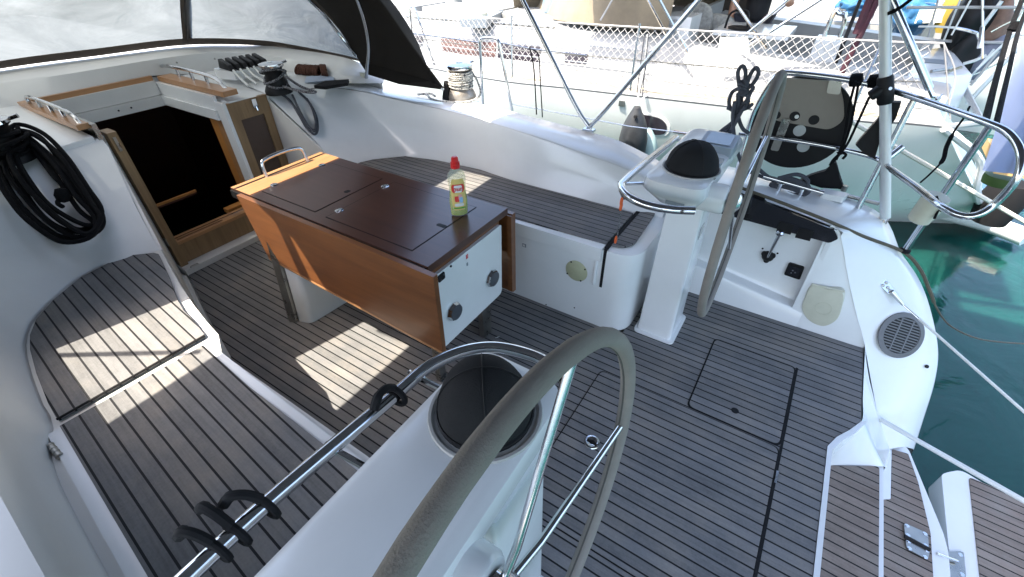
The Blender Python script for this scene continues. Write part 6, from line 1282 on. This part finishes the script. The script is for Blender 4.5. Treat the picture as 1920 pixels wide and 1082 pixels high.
for s in (-1, 1): bm = B(); lathe(bm, [(.012, 0), (.010, .004), (0, .006)], P(-.083, .032*s, 1.665), (-1, 0, 0), 10); part('eye', bm, BLACK, pn)
bm = B(); tube(bm, [P(-.084, -.022, 1.60), P(-.090, 0, 1.597), P(-.084, .022, 1.60)], .005, 6); part('mouth', bm, mat('lips', (.4, .14, .12), .5), pn)

# ------------------------------------------------------------------ boats farther off
def far_yacht(label, x0, x1, y0, y1, zd, extra=True, hull=GELN, seed=1):
    random.seed(seed)
    t = thing('yacht', label, 'yacht', ((x0+x1)/2, (y0+y1)/2, WZ), 'yachts moored beyond the neighbouring yacht')
    xm = (x0+x1)/2; L_ = y1-y0
    def edge(f): return (.95 if f < .08 else 1)*(1-max(0, (f-.55)/.45)**2.2)
    ys_ = [i/14 for i in range(15)]
    for s in (-1, 1): pass
    bm = B(); rows = []
    for zz, k in ((zd, 1), (zd-.5, .95), (WZ-.2, .75)):
        rows.append([V((xm-(x1-x0)/2*k*edge(f), y0+L_*f, zz+(.25*f if zz == zd else 0))) for f in ys_]+[V((xm+(x1-x0)/2*k*edge(f), y0+L_*f, zz+(.25*f if zz == zd else 0))) for f in ys_[::-1]])
    loft(bm, rows, closed=True); part('hull', bm, hull, t, smooth=50)
    bm = B(); loft(bm, [[V((xm-(x1-x0)/2*edge(f)*.99, y0+L_*f, zd-.02+.25*f)) for f in ys_], [V((xm+(x1-x0)/2*edge(f)*.99, y0+L_*f, zd-.02+.25*f)) for f in ys_]]); part('deck', bm, DECKW, t)
    bm = B(); w_ = (x1-x0)*.30
    pr = [(-w_*1.1, 0), (-w_, .28), (-w_*.7, .38), (0, .42), (w_*.7, .38), (w_, .28), (w_*1.1, 0)]
    loft(bm, [[V((xm+a*k, y0+L_*f, zd+.25*f-.02+b*h)) for a, b in pr] for f, k, h in ((.34, 1, 0), (.345, 1, 1), (.5, .95, 1), (.65, .75, .8), (.74, .5, .1))]); part('coachroof', bm, GELB, t, smooth=50)
    bm = B(); slab(bm, [(xm-w_*1.06, y0+L_*.42, zd+.23), (xm-w_*1.02, y0+L_*.58, zd+.28), (xm-w_*1.0, y0+L_*.58, zd+.38), (xm-w_*1.02, y0+L_*.42, zd+.34)], (.03, 0, 0)); part('window', bm, DARKWIN, t)
    bm = B(); slab(bm, [(xm-w_*.9, y0+.3, zd+.01), (xm+w_*.9, y0+.3, zd+.01), (xm+w_*.9, y0+L_*.33, zd+.01), (xm-w_*.9, y0+L_*.33, zd+.01)], (0, 0, -.03)); part('cockpit_teak', bm, TEAKA, t)
    for s in (-1, 1):
        bm = B(); xw = xm+s*w_*1.15; box(bm, xw-.12, xw+.12, y0+.5, y0+L_*.34, zd-.02, zd+.30); part('coaming', bm, GELB, t, bevel=.04)
        bm = B(); pts = [V((xm+s*(x1-x0)/2*edge(f)*.96, y0+L_*f, zd+.6+.25*f)) for f in ys_]; tube(bm, pts, .008, 5); tube(bm, [p-V((0, 0, .3)) for p in pts], .006, 5); part('lifeline', bm, STEEL, t)
        for f in (.02, .16, .30, .44, .58, .72, .86): p = V((xm+s*(x1-x0)/2*edge(f)*.96, y0+L_*f, zd+.25*f)); bm = B(); tube(bm, [p, p+V((0, 0, .62))], .014, 6); part('stanchion', bm, STEEL, t)
    bm = B(); tube(bm, [(xm, y0+L_*.56, zd+.4), (xm, y0+L_*.56, zd+9)], .09, 12); part('mast', bm, ALU, t)
    bm = B(); tube(bm, [(xm, y0+L_*.56, zd+1.5), (xm, y0+L_*.10, zd+1.6)], .08, 10); part('boom', bm, ALU, t)
    bm = B()
    for k in range(9):
        a = V((xm+random.uniform(-1, 1)*w_, y0+random.uniform(.2, L_*.4), zd)); tube(bm, [a, a+V((random.uniform(-.8, .8), random.uniform(-.5, 1.0), random.uniform(1.0, 2.2)))], random.choice((.008, .014, .018)), 6)
    part('rigging', bm, STEEL, t)
    bm = B(); tube(bm, spline([(xm-w_*1.5, y0+.05, zd), (xm-w_*1.5, y0, zd+.6), (xm-w_*1.2, y0-.05, zd+.66), (xm+w_*1.2, y0-.05, zd+.66), (xm+w_*1.5, y0, zd+.6), (xm+w_*1.5, y0+.05, zd)], 5), .018, 8); part('stern_rail', bm, STEEL, t)
    return t
far_yacht('white yacht with a teak cockpit moored directly beyond the neighbouring yacht', 9.4, 13.2, -2.6, 10.0, .25, seed=4)
far_yacht('white yacht third along from the viewer, its deck at the top edge', 13.9, 17.8, -2.8, 10.0, .2, hull=BLUEG, seed=9)
far_yacht('white yacht lying farthest off beyond the other moored yachts', 18.4, 22.3, -2.5, 10.5, .2, seed=12)
# another yacht ahead of the neighbour, with tan cover
q = Xp(700, 4, 8.4); bm = B(); loft(bm, [[V((8.9, q.y-1.1, .55)), V((8.9, q.y+1.2, .55))], [V((8.9, q.y-1.0, 1.1)), V((8.9, q.y+1.1, 1.1))], [V((10.2, q.y-1.0, 1.5)), V((10.2, q.y+1.1, 1.5))], [V((11.4, q.y-1.0, .9)), V((11.4, q.y+1.1, .9))]])
for v in bm.verts: v.co += noise.noise_vector(v.co*2)*.05
bmesh.ops.solidify(bm, geom=bm.faces[:], thickness=.01); solo('tan_cover', bm, TAN, 'tan canvas cover on a yacht at the top of the photo near the black hood', 'cover', smooth=80)
bm = B(); a = [Xp(*p, 7.0) for p in ((756, -6), (764, 6), (772, 16), (790, 17))]; tube(bm, spline(a, 4), .02, 6); solo('green_rope', bm, mat('green_cord', (.03, .40, .25), .8), 'bright green rope on the deck beyond the neighbouring coachroof', 'rope')
# blue tarpaulin, yellow drum, clutter on the far yachts at upper right
c = Xp(1708, 28, 9.6); bm = B(); bmesh.ops.create_icosphere(bm, subdivisions=4, radius=1)
for v in bm.verts: s = v.co.copy(); v.co = V((s.x*.3, s.y*.27, s.z*.26))*(1+.35*noise.noise(s*2.2)+.12*noise.noise(s*6))+c
solo('blue_tarpaulin', bm, BLUET, 'bright blue tarpaulin bundle on the deck beyond the white pole', 'tarpaulin', smooth=80)
c = Xp(1600, 12, 9.8); bm = B(); bmesh.ops.create_icosphere(bm, subdivisions=4, radius=1)
for v in bm.verts: s = v.co.copy(); v.co = V((s.x*.22, s.y*.22, s.z*.14))*(1+.35*noise.noise(s*2.7+V((3, 1, 2))))+c
solo('blue_tarpaulin', bm, BLUET, 'smaller blue tarpaulin bundle to the left of the white pole top', 'tarpaulin', smooth=80)
c = Xp(1786, 14, 9.4); bm = B(); lathe(bm, [(.10, -.3), (.12, -.1), (.12, .2), (.06, .28), (0, .3)], c, (0, 0, 1), 14); solo('yellow_jacket', bm, YEL, 'yellow float hanging on a far rail at the top right', 'float')
q = [Xp(*p, 8.6) for p in ((1722, 74), (1748, 36), (1754, 60), (1746, 78))]; bm = B(); slab(bm, q, (.03, 0, 0)); solo('canvas_bag', bm, mat('beige_canvas', (.55, .52, .44), .9, var=.2, vscale=6), 'beige pointed canvas bag on the deck right of the blue tarpaulin', 'bag')
q = [Xp(*p, 9.3) for p in ((1724, 20), (1780, 18), (1782, 42), (1714, 44))]; bm = B(); slab(bm, q, (.3, 0, 0)); solo('deck_box', bm, mat('cream_box', (.66, .62, .48), .6, var=.1), 'cream deck box beside the blue tarpaulin', 'box', bevel=.02)
random.seed(21)
for i, (px, py, rr, m_, lab) in enumerate(((1822, 40, .22, BLACK, 'dark bundle of gear on the far deck left of the thick black rope'), (1804, 100, .20, BLACK, 'black outboard shaped bundle behind the neighbouring stern seat'), (1838, 112, .16, mat('grey_blue_gear', (.12, .13, .17), .7, var=.4, vscale=9), 'grey bundle of gear beside the black bundle'), (1868, 40, .15, mat('brown_gear', (.20, .12, .09), .8, var=.4, vscale=9), 'brown coiled gear on the far deck at upper right'))):
    c = Xp(px, py, 7.6); bm = B(); bmesh.ops.create_icosphere(bm, subdivisions=4, radius=rr)
    for v in bm.verts: s = v.co.copy(); v.co = V((s.x, s.y*.8, s.z*1.5))*(1+.5*noise.noise(s*5+V((i, i, 0))))+c
    solo('gear_bundle', bm, m_, lab, 'bundle', smooth=80)
rg = thing('pontoon_rails', 'tangle of pale tubes and ropes on the boats at the upper right', 'rails', tuple(Xp(1790, 80, 7.2)))
segs = [((1700, 14), (1918, 14), .013), ((1722, 50), (1790, 52), .010), ((1752, 76), (1880, 80), .016), ((1790, 52), (1832, 62), .014), ((1832, 62), (1840, 80), .012), ((1842, 0), (1842, 110), .010), ((1760, -4), (1740, 70), .010), ((1802, -4), (1770, 75), .010), ((1820, 0), (1784, 66), .008), ((1878, 2), (1842, 50), .020), ((1842, 50), (1836, 90), .018), ((1905, 62), (1832, 130), .012), ((1915, 85), (1812, 195), .016), ((1890, 110), (1800, 150), .010), ((1720, 96), (1745, 78), .014), ((1690, 150), (1830, 152), .010), ((1868, 140), (1822, 190), .009), ((1900, 30), (1862, 46), .008), ((1896, 40), (1858, 60), .008), ((1872, 96), (1820, 160), .012), ((1864, 92), (1815, 150), .010), ((1850, 104), (1806, 120), .016)]
for a, b, r in segs:
    X_ = random.uniform(6.2, 7.8); a_, b_ = Xp(*a, X_), Xp(*b, X_); bm = B(); tube(bm, [a_, a_.lerp(b_, .5)+V((0, 0, random.uniform(-.02, .01))), b_], r, 6); part('tube', bm, random.choice((STEEL, ALU, NET)), rg)
